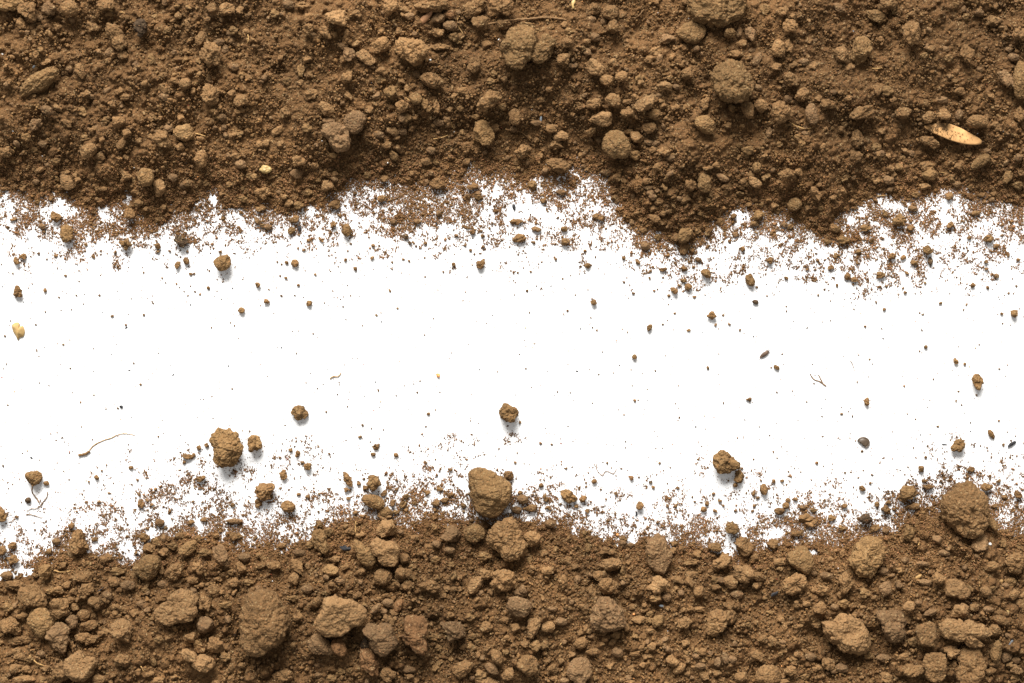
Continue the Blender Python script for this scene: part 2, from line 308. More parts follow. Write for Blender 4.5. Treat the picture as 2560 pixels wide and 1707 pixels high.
# ------------------------------------------------------------------ clods measured off the photograph
# tile origin in photo pixels; entries in the tile's own 2350-wide enlargement: x y length [width [angle]] + tone/shape letters
Z = 640 / 2350.0
TILES = {'A':(0,0),'B':(640,0),'C':(1280,0),'D':(1920,0),'E':(0,427),'F':(640,427),'G':(1280,427),'H':(1920,427),
 'I':(0,854),'J':(640,854),'K':(1280,854),'L':(1920,854),'M':(0,1280),'N':(640,1280),'O':(1280,1280),'P':(1920,1280)}
def tp(t, x, y): return (TILES[t][0] + x * Z, TILES[t][1] + y * Z)
DATA = {
'A': """70 30 290 170 oC;270 110 200 160 60 K;455 85 140 120 gA;640 80 180 140 R;200 220 110 90 90;300 270 90 70 90;245 300 55 50;975 40 150 110 C;1940 90 110 110 A;2080 85 150 130 A;2200 100 90 80;2280 140 60 50 g;1000 135 75 50 -15 g;1295 260 140 130 90 dC;850 255 120 90 C;1080 350 270 150 65 C;1130 510 110 90 R;1385 545 110 85 90;1725 235 100 70 75 g;1845 370 150 100 110 A;1940 500 230 195 60 C;2010 390 90 70;2150 285 80 80 C;1705 475 60 60 R;735 655 150 85 60 A;425 575 100 60 -15;360 760 420 160 -38 oA;1500 690 60 55;1595 745 90 60 K;1700 775 110 100 R;1515 820 110 80 60;1505 890 90 80;1935 880 190 170 90 C;2210 930 130 110 A;2125 860 80 60;2280 710 90 60 40;2145 620 90 70;785 865 90 70 gA;840 890 55 50 g;1095 840 75 75 gR;430 1015 125 80 20 gR;325 1140 135 100 -40 gK;760 1035 95 75 45;950 990 80 80 K;980 1110 65 65 R;1090 1120 110 105 A;610 1130 100 65 30 A;1385 1090 60 55;1665 1090 75 65;1690 1220 190 160 20 oR;1545 1185 80 75 R;1490 1275 180 130 55 C;1170 1230 90 80;1110 1320 105 80 -50 oA;815 1385 160 130 -30 R;915 1440 90 75;1845 1460 160 125 110 R;2210 1510 100 90 C;50 1400 130 100;235 1265 85 75;2155 1435 80 60;940 1290 65 65;1385 1250 70 60;510 1480 80 50;850 1190 70 60;1280 1290 65 60;2135 1240 65 60 g;390 1325 80 70 C;320 1380 60 55 r;370 170 60 55;660 185 60 55;1905 175 70 50;470 120 60 50;1200 720 50 45 g;560 780 60 50;2200 1020 90 70 C""",
'B': """300 45 100 90 R;430 55 145 75 K;180 15 60 50;735 155 215 160 20 lA;920 130 80 75 K;480 270 125 100 -20;640 305 150 70 45;490 150 90 70 K;825 310 90 50 -60;800 425 85 75;855 500 150 115 75 gA;1010 535 200 110 32 lA;1405 150 90 75 g;1350 85 110 60 30 d;1235 60 160 130 80 C;1610 45 300 150 C;1670 165 120 85 gA;1780 240 130 95 gR;1670 305 125 85 A;1810 345 90 85;1860 385 50 45;1465 320 65 60;1770 130 110 90 rA;2010 80 230 150 -15 C;2055 215 160 150 A;2280 220 130 110;2250 60 220 170 C;1420 475 310 230 15 C;1150 420 150 130 C;2125 415 100 75;1700 430 180 70 C;2000 600 150 120 90 C;1615 745 215 130 25 C;1895 840 100 75;1150 655 105 75 RA;1155 735 95 70 r;1340 755 80 50 35 R;1390 815 75 55 90 oR;1245 850 150 130 -35 oK;1450 800 60 60;1465 910 120 120 o;1340 980 110 100 C;1550 965 95 65 80 gA;1655 990 130 60 90;2130 930 240 150 -30 K;2160 750 75 60;2010 1075 80 50;2090 1220 260 180 60 oA;2195 1170 90 80;2260 985 70 65 g;850 895 100 60 50 g;645 1000 150 110 40 A;510 870 140 90 -10 C;840 710 110 90 90;410 660 110 70 90;285 755 85 80 R;410 765 65 60;475 550 90 60;670 1120 110 75;270 1040 110 110 C;1040 1015 85 70;1105 950 80 70;205 1195 130 75 -30;475 1180 90 75;95 1310 75 75 R;1250 1205 115 90 lA;1345 1210 80 70;1130 1240 95 75;1205 1330 95 80 C;1385 1085 95 80;1680 1130 100 70 C;1605 1385 80 75 g;1570 1480 100 85;1260 1430 110 70 50 K;1935 1480 80 75;390 1480 120 100 C;180 130 80 70;130 690 50;600 990 60;1780 1010 70 55;1870 1000 60;2190 680 60 55 R;1270 1060 70 60;1460 1080 60;2280 730 60;700 1430 80 50""",
'C': """135 240 140 70 15;235 290 60 60 d;480 230 65 60 d;745 85 130 115 A;900 125 150 140 R;725 185 85 85 R;845 200 60 65;1010 140 70 80 90;925 255 110 110;515 395 125 100 A;765 345 85 85;470 550 125 100 C;530 290 90 60;765 630 200 135 25 lA;925 580 90 85 R;865 745 120 95 R;1000 710 110 110 A;1420 360 150 95 gK;2000 305 110 100 oA;2085 300 90 60 90;2190 320 140 95 60 gA;2110 395 110 75 K;1570 435 90 60;2055 500 140 75 C;2250 550 130 75 110;2105 590 50 55 g;2320 100 90 100;1320 470 110 90 C;1600 680 120 110;1405 795 150 80 10 lK;1505 800 60 55;1185 765 75 75;1230 950 210 130 -40 lA;1305 1055 110 100 oR;1500 990 75 65 lA;1390 975 70 60 gR;1060 1035 110 100;930 930 160 120 20 R;1060 935 80 50 r;750 960 130 100 C;640 985 75 60;815 1095 220 130 5 lA;715 1220 100 100;365 1180 105 90;450 1255 145 95 lR;395 1335 130 110 K;100 1395 165 130 K;30 1080 160 110 90 R;220 1130 100 60 g;265 915 80 65 K;1770 1145 215 150 30 oR;1150 1265 130 105 A;1260 1180 130 100 A;1255 1310 75 60;1075 1205 80 65;2165 1010 170 120 70 R;2285 975 130 130 R;1770 960 130 90 110 K;1985 1155 75 60 R;2025 1250 55 45;2160 1385 115 80 g;1450 1455 90 65;1125 1430 100 90;1295 1385 65 60;1335 1535 85 80;1560 1520 65 50;1390 1390 110 90 C;430 1520 220 130 15 C;2265 810 65 60;340 820 60 55;360 255 60 55 R;300 275 55;1590 985 50 55;690 380 65 50;1870 1520 70 60;1800 1545 90 50;2200 470 60;960 520 50;1410 640 50;2080 1340 50;1050 640 45;1345 880 60 50;1440 720 50;800 1290 60;1420 1090 60 50""",
'D': """125 110 120 90;290 145 60 65 r;205 245 125 125 C;650 75 115 75 35 g;985 150 200 120 35 oA;1320 135 65 65 R;1100 35 180 120 C;1320 310 210 160 75 C;1570 200 110 60 A;2080 200 130 110 C;2300 310 100 110 C;90 450 170 130 80 R;190 430 130 75 90;680 515 180 140 55 lA;860 470 270 180 100 oA;755 630 100 90 gR;330 570 85 70;75 620 110 75;235 600 75 70 A;420 610 100 80 A;1615 455 95 65 O;1650 540 90 75 l;1820 500 180 130 80 K;1245 540 90 60 90 l;2180 725 190 110 55 gK;2320 740 350 170 90 oR;2255 530 100 80 g;215 740 150 130 C;310 875 140 110 -50 A;550 960 130 100 C;465 910 70 65;1010 835 110 90 -70;1105 840 105 90 l;130 1040 200 200 C;400 1050 200 110 80 gR;850 1040 230 110 -15 K;1240 1040 140 100 A;1475 1080 115 110 A;1615 1055 150 110 C;1590 920 120 75;1755 840 110 75;1925 1120 200 120 R;1755 1055 90 75 90;2310 1050 140 110 90 C;1045 1210 75 60 l;490 1340 90 75 A;820 1280 170 120 80 C;800 1440 120 120 C;1480 1310 190 90 25 C;1945 1490 220 100 -35 oR;1840 1420 90 70;2015 1390 70 55;1460 1530 150 100 C;350 1230 80 50;315 1320 65 50;740 900 70 60;1150 920 60 55;10 1220 90 60 90 g;2080 1150 90 60;1020 1410 100 75 C;700 1145 65 50;225 150 50;1430 515 70 60;380 385 70 55;1500 450 90 60;110 1330 60;1940 640 60;2210 460 65 g;1165 110 60;270 1260 60;600 850 60 50;670 850 55;830 220 60;1950 830 80 65;2170 340 50""",
'E': """610 110 165 120 55 lR;210 165 70 65;1160 60 120 110 C;1335 60 170 150 100 oR;1465 165 165 115 100 lA;1585 65 85 80;1725 115 90 70;1895 120 55 50;2285 55 65 60;1240 195 75 55;1190 395 105 95;1500 335 65 60 l;1340 355 55 45;510 425 100 85 60;615 580 165 125 80 oR;1155 680 120 105 oC;1660 650 130 115 dK;1445 695 60 55;390 515 60 60 C;155 830 75 60 60 K;210 790 60 50 K;2045 845 175 150 -60 oR;1710 830 75 55 70 R;1630 865 75 50 -60 A;170 1115 115 90 100 K;415 1100 40 30 90;2215 1283 70 55 oR;855 790 45 32 30;600 965 28;1750 950 38 30;1320 1325 28;1030 1335 36 22;1155 1418 28 22 r;915 1147 24;1915 1082 38 30 60;355 762 28;508 782 32 28;1060 752 35 26 -60;120 942 24 16 -60;1560 740 26;1720 745 28 24;790 682 32 28;1835 1138 26;2020 748 40 28;1783 945 28 20;1690 1108 17;1788 1112 20;45 1520 22;540 1165 20;2228 265 75 60;2040 220 60 50;925 738 22;655 1275 16;430 815 20;1450 745 40 30;1490 990 26 16 45;1655 793 18;2195 520 24;2228 998 16;560 1283 14;298 1042 14;765 1224 14;1405 1220 18 O;1520 1030 16 O;1320 937 22;1725 1148 18;2113 1398 16;2030 1180 14;635 752 20 16;780 740 24 16;700 40 70 60;330 105 60 55;880 130 60 55;950 165 90 45;340 290 50 40;720 90 70 55;470 260 50 45;600 20 80 60;120 450 60 40;2110 130 60 50;1280 300 80 60;40 165 60 45""",
'F': """660 140 110 100 lA;490 200 65 60;60 210 150 110 C;300 310 75 85 90;715 315 100 85 C;45 350 90 70 A;1665 120 140 95 C;1180 80 80 60 l;730 40 70 60 l;370 30 110 90 d;840 545 130 85 95 oR;325 555 75 70 oR;110 520 75 60 K;60 510 60 40;710 500 60 60;355 855 80 75 R;280 845 36 30;908 902 42 38 A;825 820 38 34;1067 803 52 34 -10 K;1075 690 36 32 R;1375 610 65 50 60 dA;1415 665 36 30 d;1447 668 22;1555 670 38 34 R;1970 733 34;1840 598 40 32;2065 855 105 78 -40 K;1813 865 42 40 R;20 1052 52 50;97 1202 55 45 60 K;490 1220 62 56 oA;545 955 28 22 45;388 1053 30 24;275 986 32 20;232 1150 28 22;222 970 24 18 70;438 733 46 28 K;1228 1102 38 20 60 A;1300 1265 26 18;1107 1328 26 20 oR;1722 932 24 20;600 640 60 28 45;1130 690 26 22;845 740 24 18;1480 470 70 50;2005 765 24 18;2085 698 28;1405 832 26 24;1548 800 20;1187 748 26 18 -20;1250 905 18 O;395 593 26;35 562 14;1155 255 80 70;2040 250 70 50;1990 150 100 70;1118 722 22 16;387 714 24;1213 778 16;1252 842 22;1920 688 26;1148 1306 14;980 1425 20 12 60;705 1107 20 12 70;630 1216 16 14;356 1147 18;42 1240 14;1900 1194 14;1962 1203 12;2172 1330 12;1548 1510 16;863 625 20;870 673 24 18;1512 708 24;1468 695 24;1670 1096 14;1200 978 12;235 860 20;198 840 24 18;2060 760 36 20;2327 700 20;1353 815 28 20;485 600 20;755 882 16;1985 867 16;140 60 75 60 l;215 200 50;400 320 90 70;360 440 90 80 d;260 240 60;1030 45 70 60;480 640 40 30;1990 570 60 44;2080 600 44 34""",
'G': """1765 115 190 118 85 oR;1640 135 110 100 C;1600 270 110 80 K;1930 65 120 65 25;1965 150 95 75;2225 110 145 80 35 lR;2130 95 55 55;955 65 80 75 gR;865 20 110 60;1450 205 95 75 lA;1165 70 65 60 A;1240 95 80 65;1250 160 85 55;1290 245 70 65;1310 350 95 65 K;1315 435 115 80 35 oR;1380 480 80 50;1385 390 65 60;1450 30 70 45 -30;1590 590 160 128 -30 oR;1580 715 110 80 -70 oA;2265 410 120 85 -30 oK;2230 485 80 60;1225 695 80 80;65 620 110 85 C;225 540 95 50 15 gR;480 540 70 50 o;487 655 70 60 C;200 662 36 30;770 420 70 50;672 740 30;695 875 52 48 oR;630 880 30 22;170 928 24;137 1107 30 26;752 1215 60 52 K;1152 838 65 42 60 g;1780 950 105 75 55 oC;1620 1068 68 60 R;1575 1015 70 45;1490 1105 70 60 K;1440 1150 32 28;1533 1055 34;2183 1008 125 88 80 oR;2248 1072 28;2233 1208 54 32 20 d;1835 1330 84 74 K;1940 1328 26 20;1867 1418 34 22 -60;1995 1413 28 22;2093 1463 32 22 -60;1262 1443 70 48 -60 oR;1618 1467 52 36 oK;1112 1128 34 28;1308 1105 32 24 rA;1028 1025 24 20;1265 990 34 26 60;466 993 20 O;508 1288 26 22 r;477 1320 22 14 90;1383 1412 24 18;1495 1310 26 18;400 815 26;1062 1485 18;2115 720 50 44;1025 805 40 30 60;780 1470 24 14 40 r;735 1178 18;390 795 20;1335 1090 16;697 1095 14;1385 982 24 18;1428 1376 14 R;145 1025 12;163 1307 16 r;582 1140 16 12 -40 r;724 1352 16 r;450 200 80 60 o;40 470 120 60 C;1540 260 60 50;1710 560 60 50;1330 615 70 60;1390 910 80 50 C;1580 900 60 50;2035 420 60 60;290 280 60 50;940 250 70 55;1145 390 50;820 440 60 50;1270 925 34;1710 820 60 50;1440 375 60 45;2170 310 60 45;1675 1160 40 22 r;2190 1355 12;2130 1495 12;2248 1526 12""",
'H': """245 315 142 132 oR;440 215 140 90 75 K;372 350 62 56 l;1485 40 150 110 oR;1000 100 65 60 R;1110 90 95 85 gA;1730 125 80 65 gR;1858 160 60 52 l;2195 70 120 80 110 A;2290 140 100 75 gR;1660 235 75 70;1350 225 80 60;600 250 70 45;160 35 120 90 C;275 15 85 70;470 130 55;400 115 38;1205 455 140 122 oC;1310 530 65 55 g;1665 510 75 60 C;2025 630 88 78 oC;2100 690 75 45 K;1470 735 85 75 oC;1487 830 75 50 80 d;1345 850 80 50 10 o;1845 620 44 36;830 745 50 44 o;1140 785 70 55 K;635 780 70 45 K;455 825 32;555 655 65 40 A;210 515 60 45 o;2093 970 56 42 gR;1880 1053 46 44 R;2017 1075 34 28 60;2283 1062 24 20;2210 1127 24 20;1583 1218 38 26 -20 oR;1823 1230 28 18 -60;1797 1277 22 14 -60;2257 1315 78 64 100 oA;2147 1315 36 28 A;1067 1275 34 28;993 1210 30 18 60;1258 1120 34 28;635 1057 36 24 90 A;462 1143 26;518 1092 22;360 910 30 26;432 913 28 18;167 990 40 34 K;15 825 70 60 C;820 850 30;1443 1032 26;892 1432 28 22 rR;1412 1467 18;1045 1453 20 12 60;1420 1322 24 16;1697 935 22 14;2005 905 40 32;2205 785 36 24 -60;1057 1542 16;358 1445 20 12 -30;168 1247 18;1885 655 26;1835 733 22;1920 670 24;1798 713 20;575 890 70 40 -20 K;1040 960 90 60 C;735 980 70 50 C;720 50 60;770 285 70 50;1910 390 80 50;1330 350 90 60 C;1070 390 80 45 60;700 640 110 70 C;900 530 100 60 C;620 540 90 60 C;1240 800 60 50;790 1000 60 50;2000 840 40;1270 940 50 30 45;480 350 60 50;1450 150 110 60 C;2070 215 60 50;1960 220 70 50;2300 820 40 30;1240 1080 24;1393 1307 18;1765 1005 14;2155 1405 20 12;573 1378 20 10 50;704 1180 14;790 340 60 40;70 330 80 50;150 500 60""",
'I': """2345 935 165 140 100 oC;310 1250 162 142 oR;428 1295 56 46;258 1450 58 54 d;885 1240 52 46 60;815 1280 26;935 1178 26;1202 1153 48 34;1725 1050 105 60 20 A;1780 1035 38 30 90;1690 1103 36 30 -30;1825 970 46 44 A;1898 950 54 46;1845 1255 90 66 K;1290 387 28 22 oA;1112 593 32 26 k;1083 605 20;862 483 18;645 238 18;580 20 22;337 75 28 18 -80 r;750 776 16 O;2135 1497 42 36;1857 1468 30 24;1428 1348 30 26;1532 1353 20;787 1467 28 22;30 1133 26 18 80 r;10 1560 110 80 60 o;1030 1442 20 k;1290 1490 75 60 90 C;1840 1345 30 20;2130 428 18;1965 1345 26 20;910 1465 28;972 612 16;638 1018 14;667 1000 12;513 898 14;362 373 14;632 1262 16;197 1470 14;403 1560 16;1280 1400 36 26 90;1395 1490 32 24;1715 1180 20;1000 1385 30 20;2290 815 20 16;1955 695 14 O;1265 1265 30 22;705 1555 24 20;1870 1388 20;1818 1392 18;133 1555 14;1403 937 14;850 893 16;1487 718 12""",
'J': """1100 960 82 60 K;1075 1030 50 34 20 K;1287 1038 48 44;978 762 28 26;955 868 36 24 -10 R;1672 307 40 40 O;1583 657 30 24;315 990 42 34;383 1025 68 42 95 K;430 1103 32 26;477 1142 74 68 oR;255 1220 102 68 70 K;85 1370 178 150 C;292 1505 142 112 R;222 1340 30;475 1415 42 34;845 1260 155 75 55 K;1080 1290 148 124 75 oC;1005 1335 60 45;835 1355 62 52 K;848 1435 36;1175 1385 80 45 -35 K;1080 1460 222 125 20 oR;1185 1560 135 100 o;2320 1225 100 100 A;2322 650 180 158 60 oC;1690 1350 64 42;1785 1172 34 32;1685 1180 28;1375 1415 60 45 C;1580 1385 60 50 C;1655 1470 80 70 C;1480 460 20;1122 440 28 20 90;1362 1225 20;840 590 16;1060 790 20 12 -60 k;2095 1028 18;392 1397 40 28;580 1392 28;1740 1450 60 45 C;1910 1500 50;575 1555 24;945 1300 40 30;1455 1480 44;1130 885 14;1515 1000 16;1648 1075 18;1840 893 16;2328 912 16;2333 938 14;2215 270 14 r;1967 720 16;1230 622 12;312 1055 20;567 1183 14 y;265 762 18 12;770 1260 20;865 1365 20;988 1255 30 20;1560 1475 26 R;1850 1333 20;568 1123 14;755 1197 14;1720 1445 60;1185 1220 16;765 390 12 r;457 860 20 14 R;1555 1100 44 26 50;20 1480 60 90 C;940 1280 30 20;1290 1560 60 40;910 1560 50;1380 1540 50 30;1790 1400 50;2310 770 20""",
'K': """2088 1235 135 92 105 oA;2050 1310 50 46;2178 530 58 52 K;1123 133 46 40 oA;1797 236 42 28 60 o;1127 535 28 22;1158 530 16;520 1410 178 122 35 oC;650 1435 70 60 C;100 1445 102 92 C;75 1380 50 36;268 1312 50 44 A;28 1105 26;757 1277 48 44 R;1095 1245 46 40 rK;1270 1285 34 30 d;1298 1330 34 26 20;1523 1335 40 26;952 1388 36 30;875 1108 26 22 90;1355 1108 26;497 1157 28 22;815 1352 22;357 1240 24;262 928 26 22 r;364 937 24 18 r;1850 1390 38 26;1657 1418 28;1680 1463 28;1742 1472 26;1787 1480 48 36 90;1760 1535 60 55;1907 1458 46 32;2218 1385 60 36 -70;2315 1350 112 78 85 R;1175 1505 80 60 -70 C;180 1515 110 80 C;1430 1505 40 32 90;1560 1485 24;590 1505 44;1535 690 20 14 -40 r;797 294 18 14;1103 397 16 12;738 558 14;2137 709 14;2110 1158 28 24;1863 1550 42 36;2050 1548 36;305 1430 70 60 90 C;40 1540 90 70 C;1043 912 18 12;1003 1158 20 16;865 1440 22;1165 1240 18;305 787 12 r;205 14 20 10;67 110 14;1453 1150 16;1677 1180 14;1740 955 14;2218 1073 18;2152 1385 18;1775 796 12;1235 1318 16;1697 1025 14;1385 972 14 O;1530 398 14 O;550 1147 16;690 1550 50 40 C;330 1520 60 40 C;680 1325 26 20;680 1287 24;1940 1500 26;620 1340 30 40 C;2255 1430 40 30;2285 1270 22;30 740 0;75 738 36 24 90;2225 1500 36 30;2210 1550 40 30 C;790 1525 16""",
'L': """905 550 72 60 60 K;80 232 62 38 25 oR;675 657 30 22 oA;1447 43 38 34 oR;1392 80 18;1720 172 58 40 65 oK;1805 198 26;1750 948 155 98 -45 oC;2050 845 102 46 60 oR;1405 1160 64 54 C;1447 1055 30;447 1108 28 26 r;868 1345 58 54 K;940 1293 30;2118 1272 42 40 o;2010 1330 100 80 C;2290 1395 90 58 60 K;2170 1425 50 32;185 1452 48 44 R;252 1443 42 36;130 1272 42 28;52 1278 40 36 90;1285 1385 165 120 oC;1860 1170 75 50 C;165 1500 62 58;315 1517 66 42;1000 1490 50 44 90;1100 1470 46 40;1090 1540 100 80 C;862 1000 28 20;1915 485 20;1750 450 20 16;1727 537 24 18 90;1777 575 18;1560 770 30 18;2120 717 24;1860 740 18 12 60;2160 945 34 26 90;1463 952 20;933 155 20;833 116 16;189 1188 18;50 1003 18;957 1218 28 16 r;830 1243 22 16;708 1198 22;520 1447 28 20;110 1550 90 60 C;424 380 18;130 108 18 O;432 302 12;1248 270 12;1690 255 12;1485 530 14;1462 597 12;1355 707 16;1490 848 14;778 673 12;753 836 12 r;1140 820 12;84 1062 16 r;175 998 14;875 1176 16;510 1138 14;2197 823 14;2272 862 14;2232 898 20 14;2160 1130 20;2287 1045 22 16;2247 1072 14;2245 1035 16;2118 1015 14;1950 950 18;2010 968 16;1355 1265 20;1440 1275 60 40 C;1615 1145 22;1575 1180 24;1285 1145 20 12;1470 1330 110 60 C;1230 1440 90 60 C;30 1470 16;700 1500 44 36 C;480 1450 18;420 1540 70 40 C;317 1472 18;376 1490 20;1940 1230 20;2280 1497 30 22;2080 1500 60 40 C;1345 1500 120 70 C;568 1395 24;2083 1298 20""",
'M': """720 270 220 160 80 C;655 120 60 58;515 265 72 66 C;20 40 110 85 -60 o;150 40 36;320 157 20;450 350 65 60;105 300 85 60 C;25 345 90 80;120 430 112 90 A;870 245 60 45 C;975 420 110 90 C;415 545 145 128 90 oC;580 475 75 65 oR;1335 230 95 85 A;1435 265 85 75 80;1650 210 85 60 gR;1365 330 125 95 A;1505 365 95 80 R;1580 310 90 75 A;1500 235 70 60 90;1730 330 200 115 -40 oR;1890 365 110 70 R;2035 395 240 140 55 gA;1600 545 170 150 C;1490 530 90 60 90 k;1815 510 110 100 C;1765 90 65 50;1465 95 85 75 C;2150 80 150 50 C;2200 215 55 50;750 590 215 115 -5 C;1045 635 120 100 R;1180 670 140 90 10 g;140 665 200 100 C;60 580 110 80;310 760 265 190 20 C;790 720 160 120 -30 C;672 725 70 65 lR;550 870 180 155 90 C;690 860 100 80 60 gR;875 835 135 120 A;985 765 90 90;770 940 120 110 R;860 945 70 60;1045 860 75 70;1235 925 95 75 20 gA;85 870 100 80 R;200 945 110 60 g;100 1040 200 170 C;600 1060 100 80 l;660 1000 130 110 90 g;820 1040 170 100 -10 A;1110 1080 235 175 30 lK;950 1100 110 80 l;810 1160 230 110 C;1880 1030 160 150 gA;1965 720 130 100 60 A;1770 620 100 70 A;2150 640 120 90 A;1880 830 150 110 80 C;2000 610 70 55 l;1630 665 85 60 R;1490 660 85 75 C;2075 1325 95 85 R;1450 1170 80 65 lA;150 1275 105 80 A;140 1430 100 95 R;270 1350 70 60;420 1430 90 60;560 1460 180 160 80 C;220 1530 200 80 R;910 1530 130 90;1455 1540 95 70 gA;1375 1480 80 60;1600 1510 65 50;660 1220 75 65 90;200 1330 90 70 gR;1820 1205 75 65;1980 1220 140 140 C;1740 1150 120 100 C;240 1440 90 80;30 1530 80 70;1130 1360 130 120 C;2210 500 120 90 70 A;2120 550 65 65;1090 540 130 75;1230 580 75 65;2125 1520 60 60;1300 840 90 70;200 1170 230 90 -10 C;1330 710 60;460 720 60;530 710 100 80 C;610 660 90 70;650 800 60;1110 880 130 60 30;820 470 60 50;2290 640 90 60;2240 410 110 80 C;1850 660 60;1270 1450 60;1040 1500 60;2220 1400 60;540 1550 70;400 1550 90;1640 340 60;1540 1155 55;1860 1260 60;2090 1450 60;1810 0 0;1870 60 70 50 C;1990 210 50;880 1430 0;330 1390 0;740 1500 0;120 960 80 60 g;380 1300 80;2060 850 120 60 C""",
'N': """590 260 250 150 65 oC;660 180 90 85;860 170 95 75 oR;820 125 50;960 205 80 60;1200 150 200 160 lA;1180 30 130 85 l;1170 590 175 160 R;1365 425 105 95 R;1440 500 75 55;1355 550 170 90 C;1790 190 180 150 gA;2005 190 200 180 oR;1805 300 60 45;1775 345 95 65;1560 415 60 50 90 oR;1640 435 90 75 g;1520 375 80 60;2110 400 130 75;2230 385 80 45 l;2270 620 230 200 C;2010 660 200 130 -45 lA;2110 560 120 100;380 490 170 90 45 K;160 480 130 80 C;50 485 80 75 gR;350 610 110 95 80 lR;490 510 110 90 90;685 530 160 110 oA;690 655 60 R;770 630 95 70;465 705 105 80;510 610 50 R;540 830 140 100 -15 A;335 790 95 60 l;385 960 90 80 g;590 1230 255 170 45 gA;765 1240 180 130 55 rR;1220 990 120 80 55 A;1310 850 130 80 110 rR;1210 830 95 80;1265 920 90 60 40;1170 910 65 60;1100 880 120 60 -50 g;1820 1090 240 190 30 gA;1790 950 90 70;1975 960 75 70;1645 1140 90 60;1680 1240 65 60;1905 1235 80 75 r;1985 1240 85 75 A;2030 1190 60 55 R;1980 1140 75 60;2120 1050 120 90 C;1040 1370 275 150 60 rC;1220 1490 140 130 C;1380 1440 170 65 gR;1420 1510 80 50;1900 1430 220 150 -30 A;2210 1320 150 100 60 R;2160 1430 160 85 30 gR;2070 1490 100 90;2310 1480 120 110 A;2110 1550 220 70 A;250 1500 200 130 C;700 1520 90 60;870 730 50 40 l;1380 670 130 100 C;1590 680 200 110 C;2280 980 100 60;1445 1330 60;400 370 120 70 C;1190 760 85 45 A;945 1140 90 60 g;1010 1190 130 110 90 d;800 1160 60;1600 310 110 80 C;1460 230 80 60 C;1330 180 60;730 420 110 70 C;2310 420 60 50;1130 790 50;1590 860 35 l;1700 870 50 l;1800 870 50;1660 900 50 30 60;30 390 60 50;70 420 55;500 300 70;240 300 70 50;820 500 70;960 540 50 r;2080 1530 60;1960 1060 60;570 1490 60;860 1450 60;930 760 80;640 740 90 50;790 1460 70;560 1400 60;340 1210 60;460 1310 70;1750 610 60;1820 700 60;2300 1150 70;2250 700 90 C;1300 1230 70""",
'O': """2015 140 128 110 oC;2130 310 185 150 40 C;1870 310 130 90 C;1920 450 182 145 lK;2120 560 190 160 30 l;2010 635 142 125 lR;2265 585 110 100 A;1640 450 160 80 K;190 240 165 145 C;355 105 100 80 gC;875 350 150 80 C;910 480 210 120 lC;800 585 120 100 C;885 670 180 150 C;1335 665 190 160 lK;1420 780 80 80 A;1320 790 100 60;1715 730 110 110 R;1650 570 110 80;1520 620 130 65 30 K;1630 650 110 70 60;735 735 120 75 80 R;660 875 110 80 45;510 430 100 80 C;60 860 235 190 30 gR;370 885 80 45 lR;190 1050 235 120 105 lK;330 1045 120 105 lR;40 1065 95 90;215 1225 120 100 oC;2000 960 140 110 90 C;1345 990 140 95 -50 oR;1165 985 130 75 K;1265 935 65 65;1220 895 80 55;1270 1085 60 50 lA;1580 1010 120 110 C;2065 755 110 85 A;2000 860 90 80;1640 885 65 50 l;1725 885 90 55;2160 970 90 60;2165 1030 55 50;2300 1160 100 85 A;2245 1315 130 100 K;1955 1335 110 60 70 gA;2020 1350 80 70 g;1690 1320 65 60 gA;1745 1270 90 80;1470 1360 115 110 A;1535 1430 130 80 -50 R;625 1200 135 100 -30 R;950 1120 110 80;970 1285 100 95 R;740 1270 120 75 A;830 1210 60 45 l;1285 1220 90 85;1370 1200 95 75;1600 1205 80 70;370 1430 100 95 gR;150 1400 205 200 C;1100 1455 100 75 70 g;1015 1535 60 50;1090 1555 90 30;390 1520 65 50;690 1075 90 80 90;630 1110 65 60;1770 1490 120 80 60 A;1890 1480 90 60;2100 1510 120 100;2330 1490 190 180 R;1925 1530 70 40;1890 1370 90 75 90;330 530 110 80 C;470 640 150 80 90 C;80 740 120 80;690 330 60 50 g;1090 300 60 50;1370 390 0;1490 290 60;1510 700 50 l;1480 350 70;1700 380 80 C;2240 1010 50;300 960 65;730 1140 70 50;450 1000 110 80 C;1430 880 50;1880 690 100 60 C;1870 620 80;1830 540 60;1780 1000 0;1560 330 60;2230 400 80 70;720 1520 0;480 1545 80 60;1200 1400 60;900 1410 70;120 1210 80 60;2120 1030 50;2280 650 0;1100 860 100 70 C;1730 1410 90 60;590 500 90 60;300 380 90;1070 460 50;1000 700 0;1240 1330 80 50;460 1370 70 60;100 370 90;1130 1290 90 60""",
